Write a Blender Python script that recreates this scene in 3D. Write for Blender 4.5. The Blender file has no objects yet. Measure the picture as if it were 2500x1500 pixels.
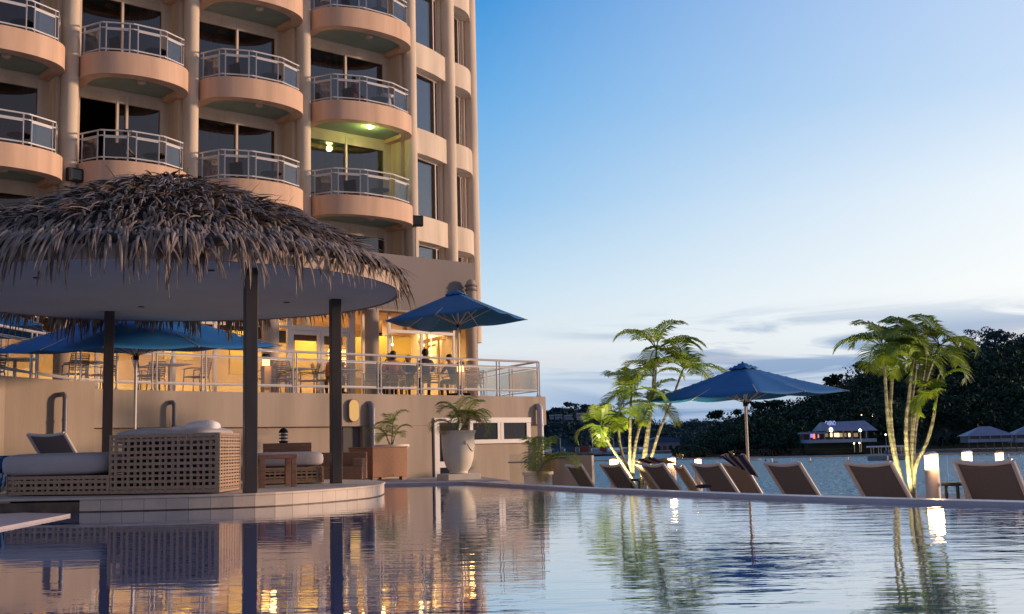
import bpy, math, random
from mathutils import Vector, Matrix
R = math.radians
rnd = random.Random(11)
scene = bpy.context.scene
COL = scene.collection

# ---------------------------------------------------------------- camera
CAMZ = 0.8
cam_d = bpy.data.cameras.new("camera"); cam = bpy.data.objects.new("camera", cam_d); COL.objects.link(cam)
scene.camera = cam
FPX = 2800.0
PITCH = math.atan(338.0 / FPX); ROLL = R(-1.35)
CM = Matrix.Rotation(math.pi / 2 + PITCH, 3, 'X') @ Matrix.Rotation(ROLL, 3, 'Z')
cam.matrix_world = Matrix.Translation((0, 0, CAMZ)) @ CM.to_4x4()
cam_d.sensor_width = 36.0; cam_d.lens = FPX / 2500 * 36; cam_d.clip_start = 0.1; cam_d.clip_end = 12000

def ray(px, py):
    return CM @ Vector(((px - 1250) / FPX, (750 - py) / FPX, -1.0))
def at(px, py, Y):
    d = ray(px, py); return Vector((0, 0, CAMZ)) + d * (Y / d.y)
def onz(px, py, z):
    d = ray(px, py); return Vector((0, 0, CAMZ)) + d * ((z - CAMZ) / d.z)
def onplane(px, py, p0, n):
    d = ray(px, py); o = Vector((0, 0, CAMZ)); return o + d * ((Vector(p0) - o).dot(n) / d.dot(n))

# ---------------------------------------------------------------- world
def s2l(c):
    c = c / 255.0
    return c / 12.92 if c <= 0.04045 else ((c + 0.055) / 1.055) ** 2.4
def S(r, g, b): return (s2l(r), s2l(g), s2l(b), 1.0)
def L(r, g, b): return (r, g, b, 1.0)

SUN_EL = R(7.0); SUN_DIR = Vector((0.992, 0.12, 0)).normalized()
world = bpy.data.worlds.new("World"); scene.world = world; world.use_nodes = True
wt = world.node_tree; wt.nodes.clear(); WN = wt.nodes.new; WL = wt.links.new
out = WN('ShaderNodeOutputWorld'); bg = WN('ShaderNodeBackground'); WL(bg.outputs[0], out.inputs[0])
sky = WN('ShaderNodeTexSky'); sky.sky_type = 'NISHITA'; sky.sun_disc = False
sky.sun_elevation = SUN_EL; sky.sun_rotation = math.atan2(SUN_DIR.x, SUN_DIR.y)
tc = WN('ShaderNodeTexCoord'); sep = WN('ShaderNodeSeparateXYZ'); WL(tc.outputs['Generated'], sep.inputs[0])
def math_n(op, a, b=None, nt=wt):
    n = nt.nodes.new('ShaderNodeMath'); n.operation = op
    for i, v in enumerate((a, b)):
        if v is None: continue
        if isinstance(v, (int, float)): n.inputs[i].default_value = v
        else: nt.links.new(v, n.inputs[i])
    return n.outputs[0]
def ramp_n(fac, stops, nt=wt, interp='LINEAR'):
    n = nt.nodes.new('ShaderNodeValToRGB'); n.color_ramp.interpolation = interp
    el = n.color_ramp.elements
    while len(el) < len(stops): el.new(0.5)
    for e, (p, c) in zip(el, stops): e.position = p; e.color = c
    nt.links.new(fac, n.inputs[0]); return n.outputs[0]
def mix_n(fac, a, b, nt=wt, mode='MIX'):
    n = nt.nodes.new('ShaderNodeMix'); n.data_type = 'RGBA'; n.blend_type = mode
    for k, v in ((0, fac), (6, a), (7, b)):
        if isinstance(v, (int, float)): n.inputs[k].default_value = v
        elif isinstance(v, tuple): n.inputs[k].default_value = v
        else: nt.links.new(v, n.inputs[k])
    return n.outputs[2]
ez = math_n('MAXIMUM', sep.outputs[2], 0.0)
A = ramp_n(ez, [(0.0, S(150, 180, 215)), (0.035, S(178, 200, 226)), (0.085, S(226, 235, 241)), (0.135, S(200, 225, 243)),
                (0.21, S(150, 198, 239)), (0.30, S(108, 175, 232)), (0.38, S(66, 150, 221)), (0.7, S(78, 122, 185)), (1.0, S(82, 110, 160))])
B = ramp_n(ez, [(0.0, S(165, 185, 215)), (0.03, S(180, 198, 222)), (0.07, S(236, 242, 246)), (0.12, S(252, 254, 254)), (0.2, S(238, 247, 254)),
                (0.28, S(201, 224, 249)), (0.38, S(190, 212, 247)), (0.7, S(118, 150, 200)), (1.0, S(82, 110, 160))])
azx = math_n('MULTIPLY_ADD', sep.outputs[0], 2.3); azx.node.inputs[2].default_value = 0.04
azx.node.use_clamp = True
grad = mix_n(azx, A, B)
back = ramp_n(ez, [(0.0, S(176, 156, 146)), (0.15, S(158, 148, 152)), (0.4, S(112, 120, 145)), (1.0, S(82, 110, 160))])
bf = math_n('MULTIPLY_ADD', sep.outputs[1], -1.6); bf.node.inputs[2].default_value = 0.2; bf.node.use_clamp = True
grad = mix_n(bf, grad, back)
# streaky twilight clouds low over the bay
cv = WN('ShaderNodeMapping'); WL(tc.outputs['Generated'], cv.inputs[0]); cv.inputs['Scale'].default_value = (3.2, 3.2, 30.0)
cn = WN('ShaderNodeTexNoise'); WL(cv.outputs[0], cn.inputs[0]); cn.inputs['Scale'].default_value = 1.7; cn.inputs['Detail'].default_value = 7; cn.inputs['Roughness'].default_value = 0.52
cn.inputs['Distortion'].default_value = 0.9
band = ramp_n(ez, [(0.0, L(.9, .9, .9)), (0.05, L(1, 1, 1)), (0.088, L(.8, .8, .8)), (0.115, L(0, 0, 0))])
cm = ramp_n(cn.outputs[0], [(0.43, L(0, 0, 0)), (0.55, L(1, 1, 1))])
cmask = math_n('MULTIPLY', cm, band)
xr = ramp_n(sep.outputs[0], [(0.02, L(.15, .15, .15)), (0.13, L(1, 1, 1))])
cmask = math_n('MULTIPLY', cmask, xr)
grad = mix_n(math_n('MULTIPLY', cmask, 0.88), grad, S(124, 156, 198))
pv = WN('ShaderNodeMapping'); WL(tc.outputs['Generated'], pv.inputs[0]); pv.inputs['Scale'].default_value = (2.4, 2.4, 22.0); pv.inputs['Location'].default_value = (3, 1, 2)
pn = WN('ShaderNodeTexNoise'); WL(pv.outputs[0], pn.inputs[0]); pn.inputs['Scale'].default_value = 1.6; pn.inputs['Detail'].default_value = 4
pmask = math_n('MULTIPLY', ramp_n(pn.outputs[0], [(0.5, L(0, 0, 0)), (0.7, L(1, 1, 1))]), band)
grad = mix_n(math_n('MULTIPLY', pmask, 0.5), grad, S(238, 226, 222))
skys = mix_n(1.0, sky.outputs[0], L(0.1, 0.1, 0.1), mode='MULTIPLY')
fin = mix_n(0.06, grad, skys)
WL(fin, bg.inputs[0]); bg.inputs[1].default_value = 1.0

sun_d = bpy.data.lights.new("sun", 'SUN'); sun_d.energy = 3.3; sun_d.angle = R(4); sun_d.color = (1.0, 0.68, 0.46)
sun = bpy.data.objects.new("sun", sun_d); COL.objects.link(sun)
sd = SUN_DIR * math.cos(SUN_EL) + Vector((0, 0, math.sin(SUN_EL)))
sun.rotation_euler = sd.to_track_quat('Z', 'Y').to_euler(); sun.location = (20, -20, 30)

vs = scene.view_settings; vs.view_transform = 'Standard'; vs.look = 'None'; vs.exposure = 0.06; vs.gamma = 1.0
scene.render.engine = 'CYCLES'
scene.cycles.max_bounces = 8; scene.cycles.transparent_max_bounces = 16; scene.cycles.sample_clamp_indirect = 4.0

# ---------------------------------------------------------------- materials
def mat(name, col, rough=0.7, metal=0.0, var=0.0, vscale=3.0, bump=0.0, bscale=20.0, emit=None, estr=0.0, spec=0.5, stretch=(1, 1, 1), col2=None, detail=4.0, sheen=0.0):
    m = bpy.data.materials.new(name); m.use_nodes = True; nt = m.node_tree; b = nt.nodes['Principled BSDF']
    b.inputs['Base Color'].default_value = col; b.inputs['Roughness'].default_value = rough; b.inputs['Metallic'].default_value = metal
    b.inputs['Specular IOR Level'].default_value = spec
    if emit: b.inputs['Emission Color'].default_value = emit; b.inputs['Emission Strength'].default_value = estr
    if var or bump or col2:
        t = nt.nodes.new('ShaderNodeTexCoord'); mp = nt.nodes.new('ShaderNodeMapping'); nt.links.new(t.outputs['Object'], mp.inputs[0]); mp.inputs['Scale'].default_value = stretch
    if var or col2:
        n = nt.nodes.new('ShaderNodeTexNoise'); nt.links.new(mp.outputs[0], n.inputs[0]); n.inputs['Scale'].default_value = vscale; n.inputs['Detail'].default_value = detail
        c2 = col2 or tuple(max(0, c * (1 - var)) for c in col[:3]) + (1,)
        c1 = col if col2 else tuple(min(1, c * (1 + var * .6)) for c in col[:3]) + (1,)
        o = ramp_n(n.outputs[0], [(0.33, c2), (0.67, c1)], nt); nt.links.new(o, b.inputs['Base Color'])
    if bump:
        n2 = nt.nodes.new('ShaderNodeTexNoise'); nt.links.new(mp.outputs[0], n2.inputs[0]); n2.inputs['Scale'].default_value = bscale; n2.inputs['Detail'].default_value = 3
        bp = nt.nodes.new('ShaderNodeBump'); nt.links.new(n2.outputs[0], bp.inputs['Height']); bp.inputs['Strength'].default_value = bump; bp.inputs['Distance'].default_value = 0.02
        nt.links.new(bp.outputs[0], b.inputs['Normal'])
    return m

def glassmat(name, tint, refl=0.12, rough=0.02, opac=0.0, body=L(.02, .02, .02), fk=.8):
    m = bpy.data.materials.new(name); m.use_nodes = True; nt = m.node_tree; nt.nodes.clear(); N = nt.nodes.new
    o = N('ShaderNodeOutputMaterial'); tr = N('ShaderNodeBsdfTransparent'); tr.inputs[0].default_value = tint
    gl = N('ShaderNodeBsdfGlossy'); gl.inputs['Roughness'].default_value = rough; gl.inputs[0].default_value = L(1, 1, 1)
    lw = N('ShaderNodeLayerWeight'); lw.inputs[0].default_value = 0.35
    f = math_n('MULTIPLY_ADD', lw.outputs['Fresnel'], fk, nt); f.node.inputs[2].default_value = refl; f.node.use_clamp = True
    mx = N('ShaderNodeMixShader'); nt.links.new(f, mx.inputs[0])
    if opac > 0:
        df = N('ShaderNodeBsdfDiffuse'); df.inputs[0].default_value = body; m2 = N('ShaderNodeMixShader'); m2.inputs[0].default_value = opac
        nt.links.new(tr.outputs[0], m2.inputs[1]); nt.links.new(df.outputs[0], m2.inputs[2]); nt.links.new(m2.outputs[0], mx.inputs[1])
    else: nt.links.new(tr.outputs[0], mx.inputs[1])
    nt.links.new(gl.outputs[0], mx.inputs[2]); nt.links.new(mx.outputs[0], o.inputs[0]); return m

def watermat(name, col, sx, sy, scale, strength, rough=0.03, fine=0.5, dist=0.05, calm=None, ior=1.33):
    m = bpy.data.materials.new(name); m.use_nodes = True; nt = m.node_tree; nt.nodes.clear(); N = nt.nodes.new
    o = N('ShaderNodeOutputMaterial'); df = N('ShaderNodeBsdfDiffuse'); df.inputs[0].default_value = col; gl = N('ShaderNodeBsdfGlossy'); gl.inputs['Roughness'].default_value = rough; gl.inputs[0].default_value = L(.97, .99, 1)
    lw = N('ShaderNodeLayerWeight'); lw.inputs[0].default_value = .5; f = math_n('POWER', lw.outputs['Facing'], ior, nt); f = math_n('MULTIPLY_ADD', f, .93, nt); f.node.inputs[2].default_value = .03
    mx = N('ShaderNodeMixShader'); nt.links.new(f, mx.inputs[0]); nt.links.new(df.outputs[0], mx.inputs[1]); nt.links.new(gl.outputs[0], mx.inputs[2]); nt.links.new(mx.outputs[0], o.inputs[0])
    t = N('ShaderNodeTexCoord'); mp = N('ShaderNodeMapping'); nt.links.new(t.outputs['Object'], mp.inputs[0]); mp.inputs['Scale'].default_value = (sx, sy, 1); mp.inputs['Rotation'].default_value = (0, 0, R(8))
    n1 = N('ShaderNodeTexNoise'); nt.links.new(mp.outputs[0], n1.inputs[0]); n1.inputs['Scale'].default_value = scale; n1.inputs['Detail'].default_value = 2.5; n1.inputs['Distortion'].default_value = 0.3
    n2 = N('ShaderNodeTexNoise'); nt.links.new(mp.outputs[0], n2.inputs[0]); n2.inputs['Scale'].default_value = scale * 4.3; n2.inputs['Detail'].default_value = 2
    h = math_n('MULTIPLY_ADD', n2.outputs[0], fine, nt); nt.links.new(n1.outputs[0], h.node.inputs[2])
    if calm:
        n3 = N('ShaderNodeTexNoise'); nt.links.new(t.outputs['Object'], n3.inputs[0]); n3.inputs['Scale'].default_value = calm; n3.inputs['Detail'].default_value = 1
        gx = N('ShaderNodeSeparateXYZ'); nt.links.new(t.outputs['Object'], gx.inputs[0])
        g = math_n('MULTIPLY_ADD', gx.outputs[0], 0.06, nt); g.node.inputs[2].default_value = 0.34
        k = math_n('ADD', g, n3.outputs[0], nt); k = math_n('MULTIPLY_ADD', k, 1.0, nt); k.node.inputs[2].default_value = -0.35
        k = math_n('MAXIMUM', k, 0.13, nt); k = math_n('MINIMUM', k, 1.15, nt)
        h = math_n('MULTIPLY', h, k, nt)
    bp = N('ShaderNodeBump'); nt.links.new(h, bp.inputs['Height']); bp.inputs['Strength'].default_value = strength; bp.inputs['Distance'].default_value = dist
    for k in (df, gl, lw): nt.links.new(bp.outputs[0], k.inputs['Normal'])
    return m

def leafmat(name, c1, c2, vscale=2.0, trans=0.35, spec=.4):
    m = bpy.data.materials.new(name); m.use_nodes = True; nt = m.node_tree; nt.nodes.clear(); N = nt.nodes.new
    o = N('ShaderNodeOutputMaterial'); d = N('ShaderNodeBsdfPrincipled'); tl = N('ShaderNodeBsdfTranslucent'); mx = N('ShaderNodeMixShader'); mx.inputs[0].default_value = trans
    d.inputs['Roughness'].default_value = 0.5; d.inputs['Specular IOR Level'].default_value = spec
    t = N('ShaderNodeTexCoord'); n = N('ShaderNodeTexNoise'); nt.links.new(t.outputs['Object'], n.inputs[0]); n.inputs['Scale'].default_value = vscale; n.inputs['Detail'].default_value = 4
    c = ramp_n(n.outputs[0], [(0.35, c1), (0.65, c2)], nt)
    nt.links.new(c, d.inputs['Base Color']); nt.links.new(c, tl.inputs[0]); nt.links.new(d.outputs[0], mx.inputs[1]); nt.links.new(tl.outputs[0], mx.inputs[2]); nt.links.new(mx.outputs[0], o.inputs[0]); return m

def emat(name, col, st):
    m = bpy.data.materials.new(name); m.use_nodes = True; nt = m.node_tree; nt.nodes.clear()
    o = nt.nodes.new('ShaderNodeOutputMaterial'); e = nt.nodes.new('ShaderNodeEmission'); e.inputs[0].default_value = col; e.inputs[1].default_value = st
    nt.links.new(e.outputs[0], o.inputs[0]); return m

M = {}
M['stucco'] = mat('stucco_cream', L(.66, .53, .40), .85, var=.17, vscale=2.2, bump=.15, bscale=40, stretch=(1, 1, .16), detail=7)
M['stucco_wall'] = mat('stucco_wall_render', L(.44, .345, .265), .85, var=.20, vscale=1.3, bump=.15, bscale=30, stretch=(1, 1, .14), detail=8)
M['peach'] = mat('peach_paint', L(.66, .425, .285), .75, var=.17, vscale=2.6, bump=.08, bscale=40, stretch=(1, 1, .10), detail=6)
M['podium'] = mat('grey_beige_paint', L(.22, .185, .17), .8, var=.08, vscale=.6, stretch=(1, 1, .3))
M['soffit'] = mat('soffit_teal', L(.27, .34, .28), .8, var=.1, vscale=2)
M['frame'] = mat('cream_frame', L(.66, .54, .44), .45)
M['white_frame'] = mat('white_frame', L(.70, .64, .60), .4)
M['shade_black'] = mat('shade_backing', L(.02, .018, .02), .9)  # near-black colour stands in for the shade of unlit interiors
M['curtain'] = mat('curtain_cloth', L(.42, .36, .33), .9, var=.3, vscale=1.0, stretch=(6, 6, .2))
M['winglass'] = glassmat('window_glass', L(.42, .42, .5), refl=.06)
M['winglass2'] = glassmat('door_glass', L(.4, .4, .42), refl=.03, fk=.25)
M['balglass'] = glassmat('balcony_glass', L(.66, .64, .66), refl=.04, fk=.22)
M['railglass'] = glassmat('rail_glass', L(.90, .86, .80), refl=.03, opac=.025, body=L(.6, .42, .28), fk=.5)
M['fenceglass'] = glassmat('fence_glass', L(.90, .92, .90), refl=.0, fk=.12)
M['alu'] = mat('painted_rail_metal', L(.52, .49, .49), .42, metal=0)
M['steel'] = mat('brushed_steel', L(.45, .42, .38), .3, metal=.9)
M['darkmetal'] = mat('dark_metal', L(.012, .012, .014), .55, spec=.25)
M['post'] = mat('dark_brown_post', L(.036, .028, .028), .5, var=.2, vscale=3, stretch=(4, 4, .4))
M['ceiling'] = mat('gazebo_plaster', L(.60, .62, .60), .85, var=.05, vscale=1)
M['fascia'] = mat('gazebo_fascia', L(.50, .38, .29), .8, var=.12, vscale=4, stretch=(1, 1, .2))
M['thatch'] = mat('dry_palm_thatch', L(.36, .27, .205), .55, var=0, vscale=5.0, col2=L(.10, .062, .042), detail=8)
M['thatch_under'] = mat('thatch_under_layer', L(.03, .022, .016), .9)
M['coping'] = mat('sandstone_coping', L(.62, .50, .40), .6, var=.12, vscale=3, bump=.1, bscale=25)
M['joint'] = mat('tile_joint', L(.22, .16, .12), .9)
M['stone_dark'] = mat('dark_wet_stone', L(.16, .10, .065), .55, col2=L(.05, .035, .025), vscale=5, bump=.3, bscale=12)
M['deck'] = mat('deck_paving', L(.40, .33, .29), .7, var=.1, vscale=1.5)
M['ledge'] = mat('ledge_tile', L(.50, .43, .44), .35, var=.08, vscale=3)
M['wicker'] = mat('taupe_wicker', L(.43, .285, .19), .6, var=.25, vscale=30, bump=.4, bscale=120)
M['cushion'] = mat('pale_cushion', L(.47, .43, .44), .9, var=.06, vscale=3, bump=.15, bscale=9)
M['towel'] = mat('white_towel', L(.80, .76, .78), .95, bump=.5, bscale=14)
M['brownweave'] = mat('brown_weave', L(.42, .20, .10), .6, var=.25, vscale=14, bump=.25, bscale=80, stretch=(1, 1, 6))
M['teak'] = mat('teak_wood', L(.33, .165, .10), .5, var=.3, vscale=5, stretch=(1, 6, 6))
M['sling'] = mat('sling_mesh', L(.17, .14, .125), .6, var=.08, vscale=40)
M['sling_tan'] = mat('sling_mesh_tan', L(.36, .27, .20), .6, var=.06, vscale=40)
M['loungeframe'] = mat('lounger_frame', L(.66, .60, .55), .4)
M['canvas'] = mat('blue_canvas', L(.001, .125, .35), .75, var=.12, vscale=2, bump=.1, bscale=60)
M['wood_rib'] = mat('pale_rib', L(.55, .45, .36), .4)
M['urn'] = mat('cream_urn', L(.76, .68, .56), .6, var=.06, vscale=4)
M['trunk'] = mat('palm_stem', L(.34, .31, .20), .7, var=.7, vscale=1.6, stretch=(1, 1, 12), bump=.4, bscale=20)
M['trunk_brown'] = mat('tree_bark', L(.10, .07, .05), .9, var=.3, vscale=4)
M['palmleaf'] = leafmat('palm_leaf', L(.09, .17, .014), L(.26, .32, .03), 3)
M['palmleaf_dry'] = leafmat('palm_leaf_dry', L(.10, .12, .02), L(.38, .20, .03), 1.6)
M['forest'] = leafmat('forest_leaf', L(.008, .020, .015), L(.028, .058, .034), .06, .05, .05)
M['forest_haze'] = leafmat('forest_haze_leaf', L(.018, .048, .062), L(.030, .066, .082), .02, .05, .05)  # distance haze is put into the leaf colour as blue
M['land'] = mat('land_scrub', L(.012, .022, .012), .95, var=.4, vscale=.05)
M['land_haze'] = mat('land_haze_scrub', L(.026, .055, .068), .95, var=.3, vscale=.02)  # ground under the far trees carries the same painted haze
M['sand'] = mat('shore_stone', L(.20, .17, .14), .9, var=.4, vscale=.3)
M['lamp'] = emat('lamp_glow', L(1.0, .60, .26), 7)
M['lamp_white'] = emat('white_lamp_glow', L(1.0, .95, .75), 12)
M['lamp_amber'] = emat('amber_lamp_glow', L(1.0, .55, .16), 6)
M['lamp_green'] = emat('soffit_lamp_glow', L(1.0, .95, .35), 14)
M['lens'] = mat('floodlight_lens', L(.03, .03, .035), .12)
M['oval'] = emat('oval_lamp_glow', L(1.0, .56, .20), .75)
M['wallwarm'] = mat('restaurant_wall', L(.74, .60, .38), .8, var=.1, vscale=1)
M['olive'] = mat('olive_panel', L(.34, .24, .04), .7)
M['white'] = mat('white_paint', L(.72, .70, .70), .5)
M['skin'] = mat('skin', L(.42, .22, .14), .6)
M['skin_dark'] = mat('dark_skin', L(.16, .08, .05), .6)
M['hair_black'] = mat('black_hair', L(.012, .01, .01), .6)
M['hair_brown'] = mat('brown_hair', L(.06, .03, .02), .6)
M['red'] = mat('red_cloth', L(.80, .08, .04), .85)
M['orange'] = mat('orange_cloth', L(.85, .25, .09), .85)
M['black'] = mat('black_cloth', L(.02, .02, .024), .85)
M['greycloth'] = mat('grey_cloth', L(.10, .09, .09), .85)
M['whitecloth'] = mat('white_cloth', L(.6, .58, .62), .85)
M['navy'] = mat('navy_cloth', L(.015, .025, .08), .85)
M['maroon'] = mat('maroon_cloth', L(.16, .03, .03), .85)
M['pipe'] = mat('grey_pipe', L(.20, .19, .22), .4)
M['pipe_white'] = mat('pale_pipe', L(.48, .45, .47), .4)
M['tin'] = mat('blue_grey_roof', L(.16, .19, .30), .5, var=.1, vscale=.5)
M['plank'] = mat('pale_blue_wall', L(.20, .25, .36), .7)
M['cont_blue'] = mat('container_blue', L(.03, .09, .22), .6)
M['cont_red'] = mat('container_red', L(.22, .05, .045), .6)
M['cont_grey'] = mat('container_grey', L(.30, .33, .38), .6)
M['lampbox'] = mat('bollard_paint', L(.55, .45, .40), .5)
M['iron'] = mat('green_bronze', L(.05, .05, .03), .5, metal=.4)
M['poolwater'] = watermat('pool_water', L(.004, .085, .27), .8, 2.2, 1.5, 0.18, .006, .20, .045, calm=.12, ior=2.3)
M['seawater'] = watermat('sea_water', L(.10, .42, .62), .5, 1.0, .55, 1.0, .34, 1.3, 2.0, ior=1.6)

# ---------------------------------------------------------------- mesh builder
class MB:
    def __init__(s): s.v = []; s.f = []; s.mi = []; s.cur = 0
    def q(s, *idx): s.f.append(idx); s.mi.append(s.cur)
    def add(s, vs): b = len(s.v); s.v.extend([tuple(p) for p in vs]); return b
    def face(s, pts): b = s.add(pts); s.q(*range(b, b + len(pts)))
    def box(s, c, size, M3=None, yaw=0.0):
        hx, hy, hz = size[0] / 2, size[1] / 2, size[2] / 2
        m = M3 or Matrix.Rotation(yaw, 3, 'Z'); c = Vector(c)
        b = s.add([c + m @ Vector((x * hx, y * hy, z * hz)) for z in (-1, 1) for x, y in ((-1, -1), (1, -1), (1, 1), (-1, 1))])
        for f in ((0, 3, 2, 1), (4, 5, 6, 7), (0, 1, 5, 4), (1, 2, 6, 5), (2, 3, 7, 6), (3, 0, 4, 7)): s.q(*[b + i for i in f])
    def bar(s, a, b_, w, h=None, up=(0, 0, 1)):
        a = Vector(a); b_ = Vector(b_); d = b_ - a; l = d.length
        if l < 1e-6: return
        x = d / l; u = Vector(up)
        if abs(x.dot(u)) > .98: u = Vector((1, 0, 0))
        y = u.cross(x).normalized(); z = x.cross(y)
        m = Matrix((x, y, z)).transposed(); s.box((a + b_) / 2, (l, w, h or w), m)
    def tube(s, pts, rad, n=8, cap=True):
        pts = [Vector(p) for p in pts]; k = len(pts)
        rad = list(rad) if isinstance(rad, (list, tuple)) else [rad] * k
        rings = []; prev = None
        for i, p in enumerate(pts):
            t = (pts[min(i + 1, k - 1)] - pts[max(i - 1, 0)])
            t = t.normalized() if t.length > 1e-9 else Vector((0, 0, 1))
            if prev is None:
                u = Vector((0, 0, 1)) if abs(t.z) < .9 else Vector((1, 0, 0)); prev = u.cross(t).normalized()
            else:
                prev = (prev - t * prev.dot(t)).normalized()
            w = t.cross(prev)
            rings.append(s.add([p + (prev * math.cos(2 * math.pi * j / n) + w * math.sin(2 * math.pi * j / n)) * rad[i] for j in range(n)]))
        for a, b in zip(rings, rings[1:]):
            for j in range(n): s.q(a + j, a + (j + 1) % n, b + (j + 1) % n, b + j)
        if cap: s.q(*[rings[0] + j for j in reversed(range(n))]); s.q(*[rings[-1] + j for j in range(n)])
    def lathe(s, prof, c=(0, 0, 0), n=24, cap=True):
        c = Vector(c); rings = []
        for r, z in prof: rings.append(s.add([c + Vector((r * math.cos(2 * math.pi * j / n), r * math.sin(2 * math.pi * j / n), z)) for j in range(n)]))
        for a, b in zip(rings, rings[1:]):
            for j in range(n): s.q(a + j, a + (j + 1) % n, b + (j + 1) % n, b + j)
        if cap: s.q(*[rings[0] + j for j in reversed(range(n))]); s.q(*[rings[-1] + j for j in range(n)])
    def prism(s, poly, z0, z1):
        n = len(poly); a = s.add([(p[0], p[1], z0) for p in poly]); b = s.add([(p[0], p[1], z1) for p in poly])
        for j in range(n): s.q(a + j, a + (j + 1) % n, b + (j + 1) % n, b + j)
        s.q(*[a + j for j in reversed(range(n))]); s.q(*[b + j for j in range(n)])
    def wallstrip(s, pts, z0, z1, th, side=1):
        """vertical thick wall following plan points; z0,z1 numbers or lists"""
        n = len(pts); z0 = z0 if isinstance(z0, list) else [z0] * n; z1 = z1 if isinstance(z1, list) else [z1] * n
        P = [Vector((p[0], p[1], 0)) for p in pts]; O = []
        for i, p in enumerate(P):
            t = (P[min(i + 1, n - 1)] - P[max(i - 1, 0)]).normalized(); O.append(p + Vector((-t.y, t.x, 0)) * th * side)
        r = [s.add([(P[i].x, P[i].y, z0[i]), (P[i].x, P[i].y, z1[i]), (O[i].x, O[i].y, z1[i]), (O[i].x, O[i].y, z0[i])]) for i in range(n)]
        for a, b in zip(r, r[1:]):
            for j in range(4): s.q(a + j, a + (j + 1) % 4, b + (j + 1) % 4, b + j)
        s.q(r[0], r[0] + 3, r[0] + 2, r[0] + 1); s.q(r[-1], r[-1] + 1, r[-1] + 2, r[-1] + 3)
    def sphere(s, c, r, n=10, m=6, sq=(1, 1, 1)):
        c = Vector(c)
        prof = [(math.sin(math.pi * i / m), -math.cos(math.pi * i / m)) for i in range(m + 1)]
        rings = [s.add([c + Vector((a * r * math.cos(2 * math.pi * j / n) * sq[0], a * r * math.sin(2 * math.pi * j / n) * sq[1], b * r * sq[2])) for j in range(n)]) for a, b in prof]
        for a, b in zip(rings, rings[1:]):
            for j in range(n): s.q(a + j, a + (j + 1) % n, b + (j + 1) % n, b + j)
    def build(s, name, mats, parent=None, smooth=False, bevel=0.0, origin=None):
        me = bpy.data.meshes.new(name)
        off = Vector((0, 0, 0))
        if parent is not None: off = WORLD0.get(parent.name, Vector((0, 0, 0)))
        elif origin is not None: off = Vector(origin)
        elif s.v:
            xs = [p[0] for p in s.v]; ys = [p[1] for p in s.v]; zs = [p[2] for p in s.v]
            off = Vector(((min(xs) + max(xs)) / 2, (min(ys) + max(ys)) / 2, min(zs)))
        vv = [(p[0] - off.x, p[1] - off.y, p[2] - off.z) for p in s.v] if off.length > 0 else s.v
        me.from_pydata(vv, [], s.f)
        if not isinstance(mats, (list, tuple)): mats = [mats]
        for m in mats: me.materials.append(m)
        if len(mats) > 1: me.polygons.foreach_set('material_index', s.mi)
        if smooth:
            me.polygons.foreach_set('use_smooth', [True] * len(me.polygons))
            if smooth != 2:
                try: me.set_sharp_from_angle(angle=R(38))
                except Exception: pass
        me.update()
        o = bpy.data.objects.new(name, me); COL.objects.link(o)
        if parent is not None:
            o.parent = parent; WORLD0[o.name] = off
        else: o.location = off; WORLD0[o.name] = off
        if bevel:
            bv = o.modifiers.new('bevel', 'BEVEL'); bv.width = bevel; bv.segments = 2; bv.limit_method = 'ANGLE'; bv.angle_limit = R(35)
        return o
WORLD0 = {}
def tag(o, label, cat, group=None, kind=None):
    o['label'] = label; o['category'] = cat
    if group: o['group'] = group
    if kind: o['kind'] = kind
    return o
def struct(o): o['kind'] = 'structure'; return o
def thing(name, label, cat, loc=(0, 0, 0), yaw=0.0, group=None, world=True):
    """Empty at the base. world=True: child meshes are given in world coordinates (yaw must be 0)."""
    o = bpy.data.objects.new(name, None); COL.objects.link(o); o.location = loc; o.rotation_euler = (0, 0, yaw); o.empty_display_size = .2
    WORLD0[o.name] = Vector(loc) if world else Vector((0, 0, 0))
    return tag(o, label, cat, group)
def dup(root, loc, yaw, label, group=None):
    r = root.copy(); COL.objects.link(r); r.location = loc; r.rotation_euler = (0, 0, yaw); r['label'] = label
    if group: r['group'] = group
    for ch in list(root.children):
        c = ch.copy(); COL.objects.link(c); c.parent = r
        for g in list(ch.children):
            d = g.copy(); COL.objects.link(d); d.parent = c
    return r
def lamp(name, kind, loc, energy, col, parent=None, size=.1, rot=None, spot=None, blend=.5):
    d = bpy.data.lights.new(name, kind); d.energy = energy; d.color = col
    if kind == 'AREA': d.size = size
    else: d.shadow_soft_size = size
    if spot: d.spot_size = spot; d.spot_blend = blend
    o = bpy.data.objects.new(name, d); COL.objects.link(o)
    off = WORLD0.get(parent.name, Vector((0, 0, 0))) if parent else Vector((0, 0, 0))
    o.location = Vector(loc) - off
    if parent: o.parent = parent
    if rot is not None: o.rotation_euler = rot
    return o
# ================================================================ SETTING
SEA = -5.0; DECK = -0.80
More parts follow.
